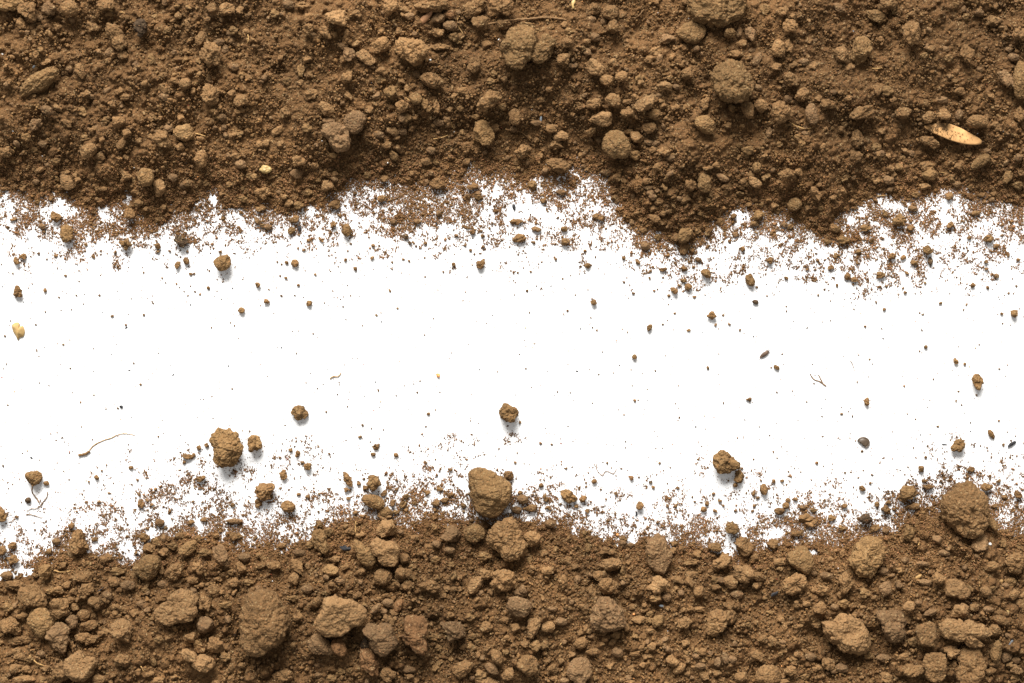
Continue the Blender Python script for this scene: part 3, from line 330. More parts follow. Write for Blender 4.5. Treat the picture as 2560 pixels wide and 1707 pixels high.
'P': """900 60 118 102 dR;1290 190 148 100 95 o;590 50 80 55 C;110 450 110 75 C;240 650 245 170 -30 C;715 650 205 142 100 A;480 710 160 90 C;1065 540 90 80;1075 700 140 120 90 g;895 740 100 90;975 785 65 60 g;1950 280 182 140 -50 gA;2040 90 170 90 50 oA;2055 495 150 100 R;2270 460 200 190 C;1620 370 100 60;1570 610 130 100 45 A;2220 640 110 90 A;2000 725 105 100 lR;2235 755 145 95 R;2310 830 80 70;1295 850 118 95 lR;690 840 98 90 A;475 870 130 110 A;615 870 75 65;360 835 80 55;330 990 80 55;450 1025 90 80;120 995 90 70 60;295 1040 55 50;1280 985 90 65 90 lR;1325 1190 95 90 gR;1300 1100 70 50;1755 915 172 150 lK;1490 920 110 60 -20;2085 1080 120 110 R;2140 990 160 90 30;2120 910 75 55;2025 890 90 60 R;1965 975 60 55;2090 1270 205 110 100 oR;1690 1280 142 130 lK;1900 1220 100 60;1580 1250 75 55;2190 1325 110 90 -60 A;2275 1355 75 70;2045 1455 95 80 R;2280 1440 120 90 lK;2270 1520 90 90;550 1380 125 120 C;450 1430 80 65;390 1325 100 80;200 1450 120 90 A;330 1510 90 60;40 1480 170 150 90 R;150 1555 120 50;1060 1335 120 75 A;1240 1325 120 80 A;930 1310 90 70;680 1430 110 90 C;1085 1510 110 100 60 A;1330 1450 180 120 C;50 1180 110 70 45;140 1190 60 45;30 640 60 50;300 720 55 50;50 290 110 90 C;110 1300 50;1720 1410 110 80 90 d;1160 1390 55 30 l;840 1440 45 40 l;2330 880 90 60 90;540 580 120 70 C;1920 400 50;1080 170 60;400 100 110 80 C;350 50 140 80 C;680 140 70 50;270 190 110 60 C;1360 260 60;1840 860 0;1900 870 90;2180 670 60;560 980 70 50;800 940 60;200 1010 55;870 870 50;420 560 60;1400 640 0;1450 640 110 60 A;2200 910 0;2330 770 70;1850 690 90 40 50;600 1460 50;1420 470 110 50 C;1260 1210 50;1010 930 80 50;920 500 0;2060 700 60;1380 830 60;270 1300 60;60 730 0;2330 1270 60;2170 290 60;2020 1560 90"""
}
POLY = [  # tile, tone, shape, outline
('J','oA','1955,1170 2060,1155 2150,1180 2210,1220 2290,1270 2340,1340 2330,1440 2290,1530 2230,1610 2140,1630 2060,1600 2000,1540 1975,1450 1950,1370 1945,1260'),
('I','oC','2015,785 2060,805 2130,808 2175,850 2180,890 2215,940 2220,1010 2190,1080 2150,1130 2080,1155 2010,1140 1960,1100 1950,1040 1960,970 1925,910 1945,860 1980,830'),
('K','oC','1925,983 1970,1010 2010,1050 2040,1080 2080,1100 2083,1150 2030,1180 1990,1205 1930,1200 1875,1180 1850,1110 1850,1060 1885,1010'),
('L','oK','1890,300 1930,293 1960,310 1985,355 1955,385 1940,425 1915,435 1885,400 1868,365 1870,320'),
('J','oK','330,610 370,590 445,580 465,620 480,680 420,700 380,710 350,670 328,645'),
('N','lA','640,780 700,760 800,785 870,790 950,840 1000,890 1010,960 960,1030 900,1040 840,1100 780,1135 640,1110 560,1060 540,1000 580,930 630,880 630,820'),
('N','bC','-60,740 60,720 170,760 240,850 290,930 310,1020 280,1110 240,1190 150,1230 60,1290 -20,1310 -100,1250 -130,1150 -120,1000 -110,850'),
('N','gA','1040,1005 1110,1030 1180,1015 1250,1060 1260,1120 1315,1200 1240,1260 1150,1315 1080,1270 1060,1150 985,1080'),
('N','rK','1380,955 1550,960 1575,1050 1545,1140 1540,1290 1490,1280 1420,1200 1400,1120 1340,1150 1300,1130 1350,1040'),
('N','lA','1120,225 1190,260 1310,320 1300,390 1305,460 1220,500 1150,470 1120,400 1060,340 1040,290'),
('N','oR','905,255 960,270 1010,320 1080,380 1100,430 1070,490 1000,490 960,440 920,370 900,300'),
('N','bC','2180,110 2260,60 2350,40 2420,120 2440,240 2470,350 2420,430 2330,450 2250,360 2150,280 2130,200'),
('M','lA','1560,760 1650,695 1730,720 1800,790 1790,850 1810,910 1760,980 1650,1010 1520,1015 1450,970 1420,910 1480,850 1540,810'),
('M','oR','1390,395 1460,410 1475,470 1450,530 1410,600 1330,620 1280,570 1220,510 1280,460 1320,410'),
('M','lA','710,1270 780,1330 880,1370 870,1440 830,1510 740,1550 660,1540 600,1470 600,1390 650,1320'),
('M','lK','1700,1250 1760,1280 1810,1320 1890,1320 1960,1350 1960,1410 1900,1450 1820,1430 1760,1370 1690,1330 1660,1280'),
('M','gK','430,1070 500,1030 570,1015 650,1060 620,1130 620,1230 590,1290 520,1250 460,1180'),
('M','oR','290,910 360,865 430,880 470,950 500,1020 440,1090 400,1150 330,1100 275,1020'),
('P','lC','500,1010 600,1005 660,940 780,965 870,1030 920,1110 940,1200 880,1300 780,1290 680,1270 620,1200 530,1110'),
('P','lC','1660,985 1730,980 1800,1010 1900,1015 1990,1040 2050,1120 1980,1210 1920,1160 1800,1180 1680,1170 1600,1120 1590,1050'),
('P','oC','880,240 960,215 1030,260 1065,340 1055,430 1000,530 930,590 830,570 780,510 740,450 790,360 830,290'),
('P','oR','320,310 380,360 410,430 400,510 360,570 290,530 220,490 175,420 180,380 240,350'),
('P','lA','1650,615 1760,620 1810,680 1850,760 1790,790 1720,770 1650,760 1610,720 1610,660'),
('P','bC','1760,1250 1850,1240 1940,1260 1975,1350 1990,1450 1950,1520 1860,1600 1780,1560 1770,1400'),
('P','bC','1450,1290 1540,1280 1620,1310 1620,1400 1610,1490 1560,1550 1480,1540 1440,1440'),
('P','bC','1370,1040 1520,1025 1545,1090 1520,1180 1520,1225 1430,1220 1375,1170'),
('P','gC','1000,930 1100,890 1200,900 1240,960 1240,1060 1255,1140 1150,1180 1080,1130 1040,1020'),
('L','bC','1700,1330 1810,1290 1900,1340 1980,1420 2010,1530 2010,1640 1960,1750 1880,1800 1780,1790 1690,1700 1600,1560 1620,1420'),
('B','gK','640,1150 740,1125 810,1165 850,1240 855,1320 830,1380 750,1395 700,1340 660,1270 610,1220'),
('B','gR','860,1050 980,1035 1010,1090 985,1150 950,1220 880,1230 820,1170 810,1100'),
('C','oK','-60,340 -20,250 60,235 150,270 210,320 225,420 200,500 140,580 80,635 0,630 -80,540 -105,460'),
('C','oC','290,310 360,330 410,370 370,440 350,530 250,575 185,560 200,480 240,400'),
('C','oC','1640,-90 2150,-90 2145,60 2130,150 2020,210 1850,240 1760,200 1680,170 1640,100'),
('C','oC','1900,600 2030,580 2130,650 2200,740 2200,830 2140,920 2020,940 1920,900 1850,830 1830,720'),
('C','oR','920,1205 1020,1225 1060,1310 1090,1390 1060,1455 960,1450 870,1420 830,1340 850,1260'),
('C','oR','1560,245 1700,225 1770,260 1760,330 1700,400 1640,405 1560,360 1510,310'),
('O','gC','830,790 920,795 990,850 1030,950 1030,1040 960,1060 830,1085 750,1040 720,950 760,860'),
('O','gA','1345,175 1400,230 1430,320 1465,370 1450,470 1380,570 1310,530 1250,430 1220,330 1280,230'),
('O','gA','600,1340 690,1345 735,1400 725,1490 680,1550 580,1555 510,1480 510,1410'),
('O','bC','1890,885 1960,900 2020,960 1980,1010 1920,1080 1840,1120 1775,1090 1800,1000 1830,920'),
]
items = []
TONES = set('bogdlrORkwy'); 
def letters(s):
    tone = 'b'; shape = None
    for ch in s:
        if ch in 'AKC': shape = ch
        elif ch == 'R' and tone != 'b' or (ch == 'R' and shape is None and s == 'R' and False): shape = 'R'
        elif ch == 'R': shape = 'R'
        else: tone = ch
    return tone, shape
for t, txt in DATA.items():
    for e in txt.split(';'):
        tk = e.split(); let = ''
        if tk[-1][0].isalpha(): let = tk.pop()
        v = [float(q) for q in tk]
        if v[2] <= 0: continue
        Lz = v[2]; Wz = v[3] if len(v) > 3 else Lz * .88; a = v[4] if len(v) > 4 else 0
        tone, shape = letters(let)
        if Wz > Lz: Lz, Wz, a = Wz, Lz, a + 90
        x, y = tp(t, v[0], v[1])
        items.append(dict(x=x, y=y, L=Lz * Z, W=Wz * Z, a=a, tone=tone, shape=shape, poly=None, t=t))
RED = {('B', 'reddish chip')}
for t, let, txt in POLY:
    P = np.array([[float(q) for q in s.split(',')] for s in txt.split()]); P = np.array([tp(t, *q) for q in P])
    c = (P.max(0) + P.min(0)) / 2; ex = P.max(0) - P.min(0)
    P = (P - c) * np.array([1, -1])
    items.append(dict(x=c[0], y=c[1], L=ex[0], W=ex[1], a=0, tone=let[0], shape=let[1], poly=P, t=t))
for i, it in enumerate(items):
    g = np.random.default_rng(1000 + i); it['seed'] = 1000 + i
    if it['shape'] is None: it['shape'] = 'ARCAK'[g.integers(5)]
    it['cov'] = float(cover(it['x'], it['y'])); it['size'] = (it['L'] * it['W']) ** .5
    it['white'] = it['cov'] < .42 and 380 < it['y'] < 1420
clods = sorted([i for i in items if not i['white']], key=lambda i: -i['size'])
crumbs = sorted([i for i in items if i['white']], key=lambda i: -i['size'])
THING = clods[:300] + [c for c in crumbs if c['size'] > 4.4][:290]
REST = clods[300:] + [c for c in crumbs if c not in THING]

# ---- wording of the labels
MARKS = [('D',1700,1230,'the orange petal'),('B',100,1555,'the yellow seed'),('C',1890,90,'the boulder cut by top edge'),('C',2010,760,'the largest dome-shaped clod'),
('B',800,1200,'the joined pair of grey clods'),('C',80,435,'the large lumpy top-middle clod'),('C',965,1340,'the smooth potato-shaped clod'),('E',170,1480,'the tan husk'),('E',615,580,'the olive egg-shaped clod'),
('E',2045,845,'the lone round clod on white'),('I',950,920,'the long curved root'),('I',2080,965,'the pitted clod on white'),('J',2145,1395,'the big smooth wedge clod'),('K',1955,1095,'the heart-shaped clod on white'),
('L',865,925,'the dark split shell'),('K',2320,110,'the bristly seed husk'),('L',1792,1560,'the crumbly mound near right edge'),('M',1620,860,'the pale bent clod'),('N',88,1015,'the tall brown boulder'),
('N',775,940,'the pale blocky boulder'),('N',1450,1110,'the forked pinkish clod'),('O',880,940,'the round grey-topped boulder'),('O',1350,380,'the pointed grey clod'),('O',620,1450,'the square grey clod at bottom'),
('P',720,1130,'the broad slab clod'),('P',1810,1095,'the long loaf-shaped clod'),('P',900,410,'the ridged egg-shaped clod'),('M',540,1150,'the twisted grey clod'),('M',730,1410,'the pale angular bottom-left clod'),
('A',360,760,'the slanting slab at top left'),('B',1150,655,'the small brick-red chip'),('B',1555,170,'the thin brown flake'),('A',1690,1220,'the smooth knob at left'),('N',1000,375,'the leaning ochre wedge'),
('G',1590,590,'the clod at soil tongue tip'),('G',1765,115,'the upright egg clod'),('H',245,315,'the ball-shaped clod'),('F',402,535,'the black charcoal square'),('F',2065,855,'the kidney clod on white'),
('J',2322,650,'the lone crumbly clod mid sheet'),('L',1920,360,'the spade-shaped clod on white'),('J',405,645,'the blocky clod on white'),('H',1470,735,'the ochre crumb at right'),('I',310,1250,'the ball clod with root'),
('M',1820,1370,'the bone-shaped clod'),('M',720,270,'the pitted clod at left margin'),('P',295,430,'the smooth shield-shaped clod'),('L',2235,935,'the charcoal splinter'),('B',2090,1220,'the tapering clod upper middle'),
('D',860,470,'the big angular upper-right clod'),('K',520,1410,'the oval clod at soil edge'),('H',2257,1315,'the egg crumb at right edge'),('F',490,1220,'the lone three-sided crumb'),('G',1835,1330,'the ring-marked crumb')]
MK = [(*tp(t, x, y), p) for t, x, y, p in MARKS]
DIRS = ['right of', 'below and right of', 'below', 'below and left of', 'left of', 'above and left of', 'above', 'above and right of']
TW = dict(b='brown', o='ochre-brown', g='greyish', d='dark', l='pale', r='reddish', O='orange', R='brick-red', k='black', w='white', y='yellow')
SW = dict(A='angular', R='rounded', K='knobbly', C='crumbly')
def szw(s): return 'huge' if s > 85 else 'large' if s > 48 else 'medium' if s > 32 else 'small' if s > 20 else 'little' if s > 10 else 'tiny'
for it in THING:
    ds = sorted(((math.hypot(it['x'] - m[0], it['y'] - m[1]), m) for m in MK), key=lambda q: q[0])
    own = ds[0][1] if ds[0][0] < 12 and it['size'] > 14 else None
    it['own'] = own[2] if own else None
    d, m = ds[1] if own else ds[0]
    ang = math.degrees(math.atan2(it['y'] - m[1], it['x'] - m[0])) % 360
    kind = 'crumb' if it['white'] and it['size'] < 20 else 'clod'
    it['kindw'] = kind; it['dm'] = d
    el = 'elongated' if it['L'] > 1.7 * it['W'] else SW[it['shape']]
    it['key'] = (szw(it['size']), TW[it['tone']], el, kind, ('lying against' if d < it['size'] * .5 + 22 and False else DIRS[int((ang + 22.5) // 45) % 8]), m[2], 'on the white sheet' if it['white'] else '')
from collections import defaultdict
buck = defaultdict(list)
for it in THING: buck[it['key']].append(it)
ORD = ['nearest', 'second', 'third', 'fourth', 'fifth', 'sixth', 'seventh', 'eighth']
for k, lst in buck.items():
    lst.sort(key=lambda i: i['dm'])
    for j, it in enumerate(lst):
        o = (ORD[min(j, 7)] + ' ') if len(lst) > 1 else ''
        core = f"{o}{k[0]} {k[1]} {k[2]} {k[3]} {k[4]} {k[5]}"
        if k[6] and 'white' not in core and len(core.split()) <= 12: core = f"{o}{k[0]} {k[1]} {k[2]} {k[3]} on white, {k[4]} {k[5]}"
        it['label'] = ' '.join(core.split()[:16])
        if it['own']: it['label'] = ' '.join(f"{it['own'].replace('the ', '', 1)}, {k[0]}, {k[4]} {k[5]}".split()[:16])

# ---- build them
def place_clod(it):
    s_ = it['size']; sub = 6 if s_ > 75 else 5 if s_ > 30 else 4 if s_ > 14 else 3
    g = np.random.default_rng(it['seed'] + 5)
    Hh = min(it['W'], it['L']) * g.uniform(.78, 1.0) if it['poly'] is None else min(it['W'], it['L']) * .82
    p, f = clod_verts(it['seed'], it['shape'], sub, it['L'], it['W'], Hh, it['poly'])
    rz = -radians(it['a'])
    zb = p[:, 2].min(); p[:, 2] -= zb
    if it['white']:
        base = max(0.0, min(3.0, float(bedh(it['x'], it['y']))))
    else:
        r = it['size'] * .3; xs = it['x'] + np.array([0, r, -r, 0, 0]); ys = it['y'] + np.array([0, 0, 0, r, -r])
        base = float(np.quantile(bedh(xs, ys), .75)) - Hh * (g.uniform(-.10, .08) if it['poly'] is None else .06)
        base = max(base, -Hh * .12)
        if it['cov'] < .6: base = max(base, 0)
    z = base * PX; x, y = to_world(it['x'], it['y'], z + Hh * .45 * PX)
    M = M_tone[it['tone']]
    nm = 'soil_crumb' if it['kindw'] == 'crumb' else 'soil_clod'
    o = link(nm, mesh_np(nm, p * PX, f, M), (x, y, z), rz)
    it['top'] = base + Hh
    tag(o, it['label'], it['kindw'], 'crumbs scattered on the white sheet' if it['kindw'] == 'crumb' else ('clods lying on the white sheet' if it['white'] else ('clods in the upper soil bank' if it['y'] < 854 else 'clods in the lower soil bank')))
    return o
for it in THING: place_clod(it)

# ------------------------------------------------------------------ uncountable grains, as instanced points
def variants(name, n, sub, mats, shapes='ARKC'):
    c = bpy.data.collections.new(name)
    for i in range(n):
        p, f = clod_verts(500 + i, shapes[i % len(shapes)], sub, 20 if sub > 2 else 2.0 * 4, 18 if sub > 2 else 8, 16 if sub > 2 else 7)
        p = p / np.abs(p).max()
        c.objects.link(bpy.data.objects.new(name, mesh_np(name, p, f, mats[i % len(mats)])))
    return c
def scatter(name, pts, scl, rot, coll, label, nv):
    me = bpy.data.meshes.new(name); n = len(pts); me.vertices.add(n); me.vertices.foreach_set('co', pts.astype(np.float32).ravel())
    a = me.attributes.new('scl', 'FLOAT_VECTOR', 'POINT'); a.data.foreach_set('vector', scl.astype(np.float32).ravel())
    a = me.attributes.new('rot', 'FLOAT_VECTOR', 'POINT'); a.data.foreach_set('vector', rot.astype(np.float32).ravel())
    a = me.attributes.new('vid', 'INT', 'POINT'); a.data.foreach_set('value', rng.integers(0, nv, n).astype(np.int32))
    o = link(name, me); tag(o, label, 'soil grains', kind='stuff')
    ng = bpy.data.node_groups.new(name, 'GeometryNodeTree')
    ng.interface.new_socket('Geometry', in_out='INPUT', socket_type='NodeSocketGeometry'); ng.interface.new_socket('Geometry', in_out='OUTPUT', socket_type='NodeSocketGeometry')
    gi = ng.nodes.new('NodeGroupInput'); go = ng.nodes.new('NodeGroupOutput')
    ci = ng.nodes.new('GeometryNodeCollectionInfo'); ci.inputs['Collection'].default_value = coll; ci.inputs['Separate Children'].default_value = True; ci.inputs['Reset Children'].default_value = True
    ip = ng.nodes.new('GeometryNodeInstanceOnPoints'); ip.inputs['Pick Instance'].default_value = True
    def att(nm, ty):
        t = ng.nodes.new('GeometryNodeInputNamedAttribute'); t.data_type = ty; t.inputs[0].default_value = nm; return t.outputs[0]
    e2r = ng.nodes.new('FunctionNodeEulerToRotation'); L = ng.links
    L.new(att('rot', 'FLOAT_VECTOR'), e2r.inputs[0])
    L.new(gi.outputs[0], ip.inputs['Points']); L.new(ci.outputs[0], ip.inputs['Instance']); L.new(att('vid', 'INT'), ip.inputs['Instance Index'])
    L.new(e2r.outputs[0], ip.inputs['Rotation']); L.new(att('scl', 'FLOAT_VECTOR'), ip.inputs['Scale']); L.new(ip.outputs[0], go.inputs[0])
    md = o.modifiers.new('scatter', 'NODES'); md.node_group = ng; return o
def rnd_rot(n): return rng.random((n, 3)) * 6.283
def scat_px(name, x, y, rad, coll, label, nv, lift=.35, squash=True, zfun=None):
    """x,y photo px; rad radius px"""
    z = np.maximum(bedh(x, y), 0) if zfun is None else zfun(x, y)
    z = z + rad * lift
    k = (CAM_D - z * PX) / CAM_D
    pts = np.stack([(x - W / 2) * PX * k, -(y - H / 2) * PX * k, z * PX], 1)
    s = rad * PX; sc = np.stack([s * rng.uniform(.8, 1.2, len(s)), s * rng.uniform(.8, 1.15, len(s)), s * rng.uniform(.75, 1.05, len(s))], 1)
    return scatter(name, pts, sc, rnd_rot(len(x)), coll, label, nv)

C_gr = variants('soil_grain', 14, 2, [M_grain, M_grain, M_grain, M_tone['b'], M_grain, M_tone['o'], M_tone['g']])
C_cr = variants('soil_lump', 10, 3, [M_tone['b'], M_tone['b'], M_tone['g'], M_tone['o'], M_tone['b']], 'ACRKC')
C_du = variants('dust_grain', 6, 0, [M_dust])
C_ed = variants('edge_grain', 12, 2, [M_grain, M_dust, M_grain, M_grain, M_tone['b'], M_dust])
C_od = variants('odd_grain', 8, 1, [M_tone['O'], M_tone['k'], M_tone['y'], M_tone['R'], M_tone['k'], M_tone['O'], M_tone['w'], M_tone['k']])

def region(n, strips=False):
    x = rng.uniform(-240, W + 240, n)
    if strips:
        y = rng.uniform(0, 1, n) * 700; y = np.where(y < 360, 390 + y, 1080 + (y - 360))
    else: y = rng.uniform(-230, H + 230, n)
    c = cover(x, y); cl = fbm2(x, y, 30, 4, 21, .75)
    return x, y, c, cl
# dense small grains on the banks
x, y, c, cl = region(300000)
keep = rng.random(len(x)) < np.clip(c - .1 + cl * .5, 0, 1) ** 2 * .62
x, y = x[keep], y[keep]
rad = 1.4 + 2.5 * rng.random(len(x)) ** 2.4 + (rng.random(len(x)) < .05) * rng.random(len(x)) * 3.5
scat_px('soil_grains', x, y, rad, C_gr, 'fine brown soil grains covering both banks', 14)
# bigger crumbs bedded between the clods
x, y, c, cl = region(26000)
dens = np.clip(.5 + 1.5 * fbm2(x, y, 120, 3, 61) + .3 * (y > 1000), .08, 1) * np.clip((c - .55) * 1.6, .1, 1)
keep = (c > .45) & (rng.random(len(x)) < dens * .95)
x, y = x[keep], y[keep]; rad = 3.2 + 10.5 * rng.random(len(x)) ** 5
ok = np.ones(len(x), bool)
for it in THING:
    if it['size'] > 16: ok &= ((x - it['x']) ** 2 + (y - it['y'] + it['size'] * .05) ** 2) > (it['size'] * .5 + rad * .4) ** 2
x, y, rad = x[ok], y[ok], rad[ok]
scat_px('soil_crumbs', x, y, rad, C_cr, 'small brown soil crumbs bedded between the clods', 10, .25)
# the lesser clods read off the photograph
X = np.array([i['x'] for i in REST]); Y = np.array([i['y'] for i in REST])
zz = np.maximum(bedh(X, Y), 0); r_ = np.array([i['size'] for i in REST]) / 2
z = zz + r_ * .75; k = (CAM_D - z * PX) / CAM_D
pts = np.stack([(X - W / 2) * PX * k, -(Y - H / 2) * PX * k, z * PX], 1)
sc = np.array([(i['L'] / 2, i['W'] / 2, i['W'] * .42) for i in REST]) * PX * 1.15
rot = np.array([(0, 0, -radians(i['a'])) for i in REST])
scatter('small_lumps', pts, sc, rot, C_cr, 'lesser brown lumps of soil half buried in the banks', 10)
# loose grains thinning out onto the sheet
x, y, c, cl = region(1250000, True)
cl2 = fbm2(x, y, 11, 2, 33); q = np.clip((c + cl * .95 + cl2 * .35 - .03) * 1.25, 0, 1); q = np.where(c > 1.2, q * .5, q)
keep = rng.random(len(x)) < q ** 1.5 * .72 + .001
x, y = x[keep], y[keep]; rad = .62 + 1.7 * rng.random(len(x)) ** 3.4 + (rng.random(len(x)) < .015) * 2.5 * rng.random(len(x))
scat_px('edge_grains', x, y, rad, C_ed, 'loose soil grains thinning out along the bank edges', 12, .5)
# fine dust over the sheet
x, y, c, cl = region(1500000, True)
q = np.clip(c * .95 + cl * .8 + .14, 0, 1); q = np.where(c > .95, 0, q)
keep = rng.random(len(x)) < q ** 1.8 * .6 + .022
x, y = x[keep], y[keep]; x2, y2, c2, _ = region(60000); k2 = c2 < .4; x = np.concatenate([x, x2[k2]]); y = np.concatenate([y, y2[k2]])
rad = .4 + .85 * rng.random(len(x)) ** 2.6
scat_px('soil_dust', x, y, rad, C_du, 'fine reddish dust sprinkled over the white sheet', 6, .6)
# sparse specks
x, y, c, cl = region(15000); keep = (c < .5) & (rng.random(len(x)) < .28 + .9 * np.clip(c + .30, 0, 1)); x, y = x[keep], y[keep]
rad = .75 + 2.0 * rng.random(len(x)) ** 3
scat_px('soil_specks', x, y, rad, C_gr, 'sparse brown specks on the white sheet', 14, .6)
x, y, c, cl = region(900); rad = .9 + 1.3 * rng.random(len(x)) ** 2
scat_px('mineral_specks', x, y, rad, C_od, 'tiny orange, black and pale mineral specks in the soil', 8, .8)

# ------------------------------------------------------------------ roots, husks, seeds, charcoal
def surf(x, y):
    """top of whatever lies at this place, px"""
    b = max(0.0, float(bedh(x, y)))
    for it in THING:
        dx = x - it['x']; dy = y - it['y']
        if abs(dx) < it['L'] and abs(dy) < it['L']:
            q = (dx * dx + dy * dy) / (it['size'] * .5) ** 2
            if q < 1 and 'top' in it: b = max(b, it['top'] * math.sqrt(max(0, 1 - q * .8)))
    return b
def tube(name, pts, r0, r1, mat):
    pts = np.array(pts, float); g = np.random.default_rng(len(pts) * 31 + int(abs(pts[0][0])))
    # smooth resample
    n = 8 * (len(pts) - 1) + 1; t = np.linspace(0, len(pts) - 1, n); i = np.clip(t.astype(int), 0, len(pts) - 2); f = t - i
    P = np.stack([pts[0]] + list(pts) + [pts[-1]]); p0, p1, p2, p3 = P[i], P[i + 1], P[i + 2], P[i + 3]; f = f[:, None]
    C = .5 * (2 * p1 + (p2 - p0) * f + (2 * p0 - 5 * p1 + 4 * p2 - p3) * f ** 2 + (3 * p1 - p0 - 3 * p2 + p3) * f ** 3)
    C[:, :2] += g.normal(size=(n, 2)) * r0 * .18
    T = np.gradient(C, axis=0); T /= np.linalg.norm(T, axis=1)[:, None] + 1e-9
    up = np.array([0, 0, 1.0]); S = np.cross(T, up); S /= np.linalg.norm(S, axis=1)[:, None] + 1e-9; U = np.cross(S, T)
    k = 8; R = np.linspace(r0, r1, n) * (1 + g.uniform(-.15, .2, n)); R[0] *= .4; R[-1] *= .3
    a = np.arange(k) * 2 * np.pi / k
    v = (C[:, None] + R[:, None, None] * (np.cos(a)[None, :, None] * S[:, None] + np.sin(a)[None, :, None] * U[:, None])).reshape(-1, 3)
    idx = np.arange(n * k).reshape(n, k); q = np.stack([idx[:-1], np.roll(idx, -1, 1)[:-1], np.roll(idx, -1, 1)[1:], idx[1:]], -1).reshape(-1, 4)
    return mesh_np(name, v * PX, q, mat)
def root(t, path, r0, r1, mat, label, name='root', cat='root', group='roots and fibres in the soil', lift=1.0, parent=None):
    pts = []; n = len(path)
    if max(r0, r1) < 1.3: r0, r1 = r0 * 1.5, r1 * 1.5
    for j, (a, b) in enumerate(path):
        x, y = tp(t, a, b); zz = surf(x, y) + r0 + lift; pts.append([x - W / 2, -(y - H / 2), zz])
    pts = np.array(pts); k = (CAM_D - pts[:, 2] * PX) / CAM_D; pts[:, :2] *= k[:, None]
    if n > 2: 
        zs = pts[:, 2].copy()
        if zs.max() > 8: pts[:, 2] = np.maximum(zs, np.convolve(np.pad(zs, 1, 'edge'), np.ones(3) / 3, 'valid'))
    c = pts[0].copy(); c[2] = pts[:, 2].min() - r0
    me = tube(name, pts - c, r0, r1, mat); o = link(name, me, tuple(c * PX))
    tag(o, label, cat, group); return o
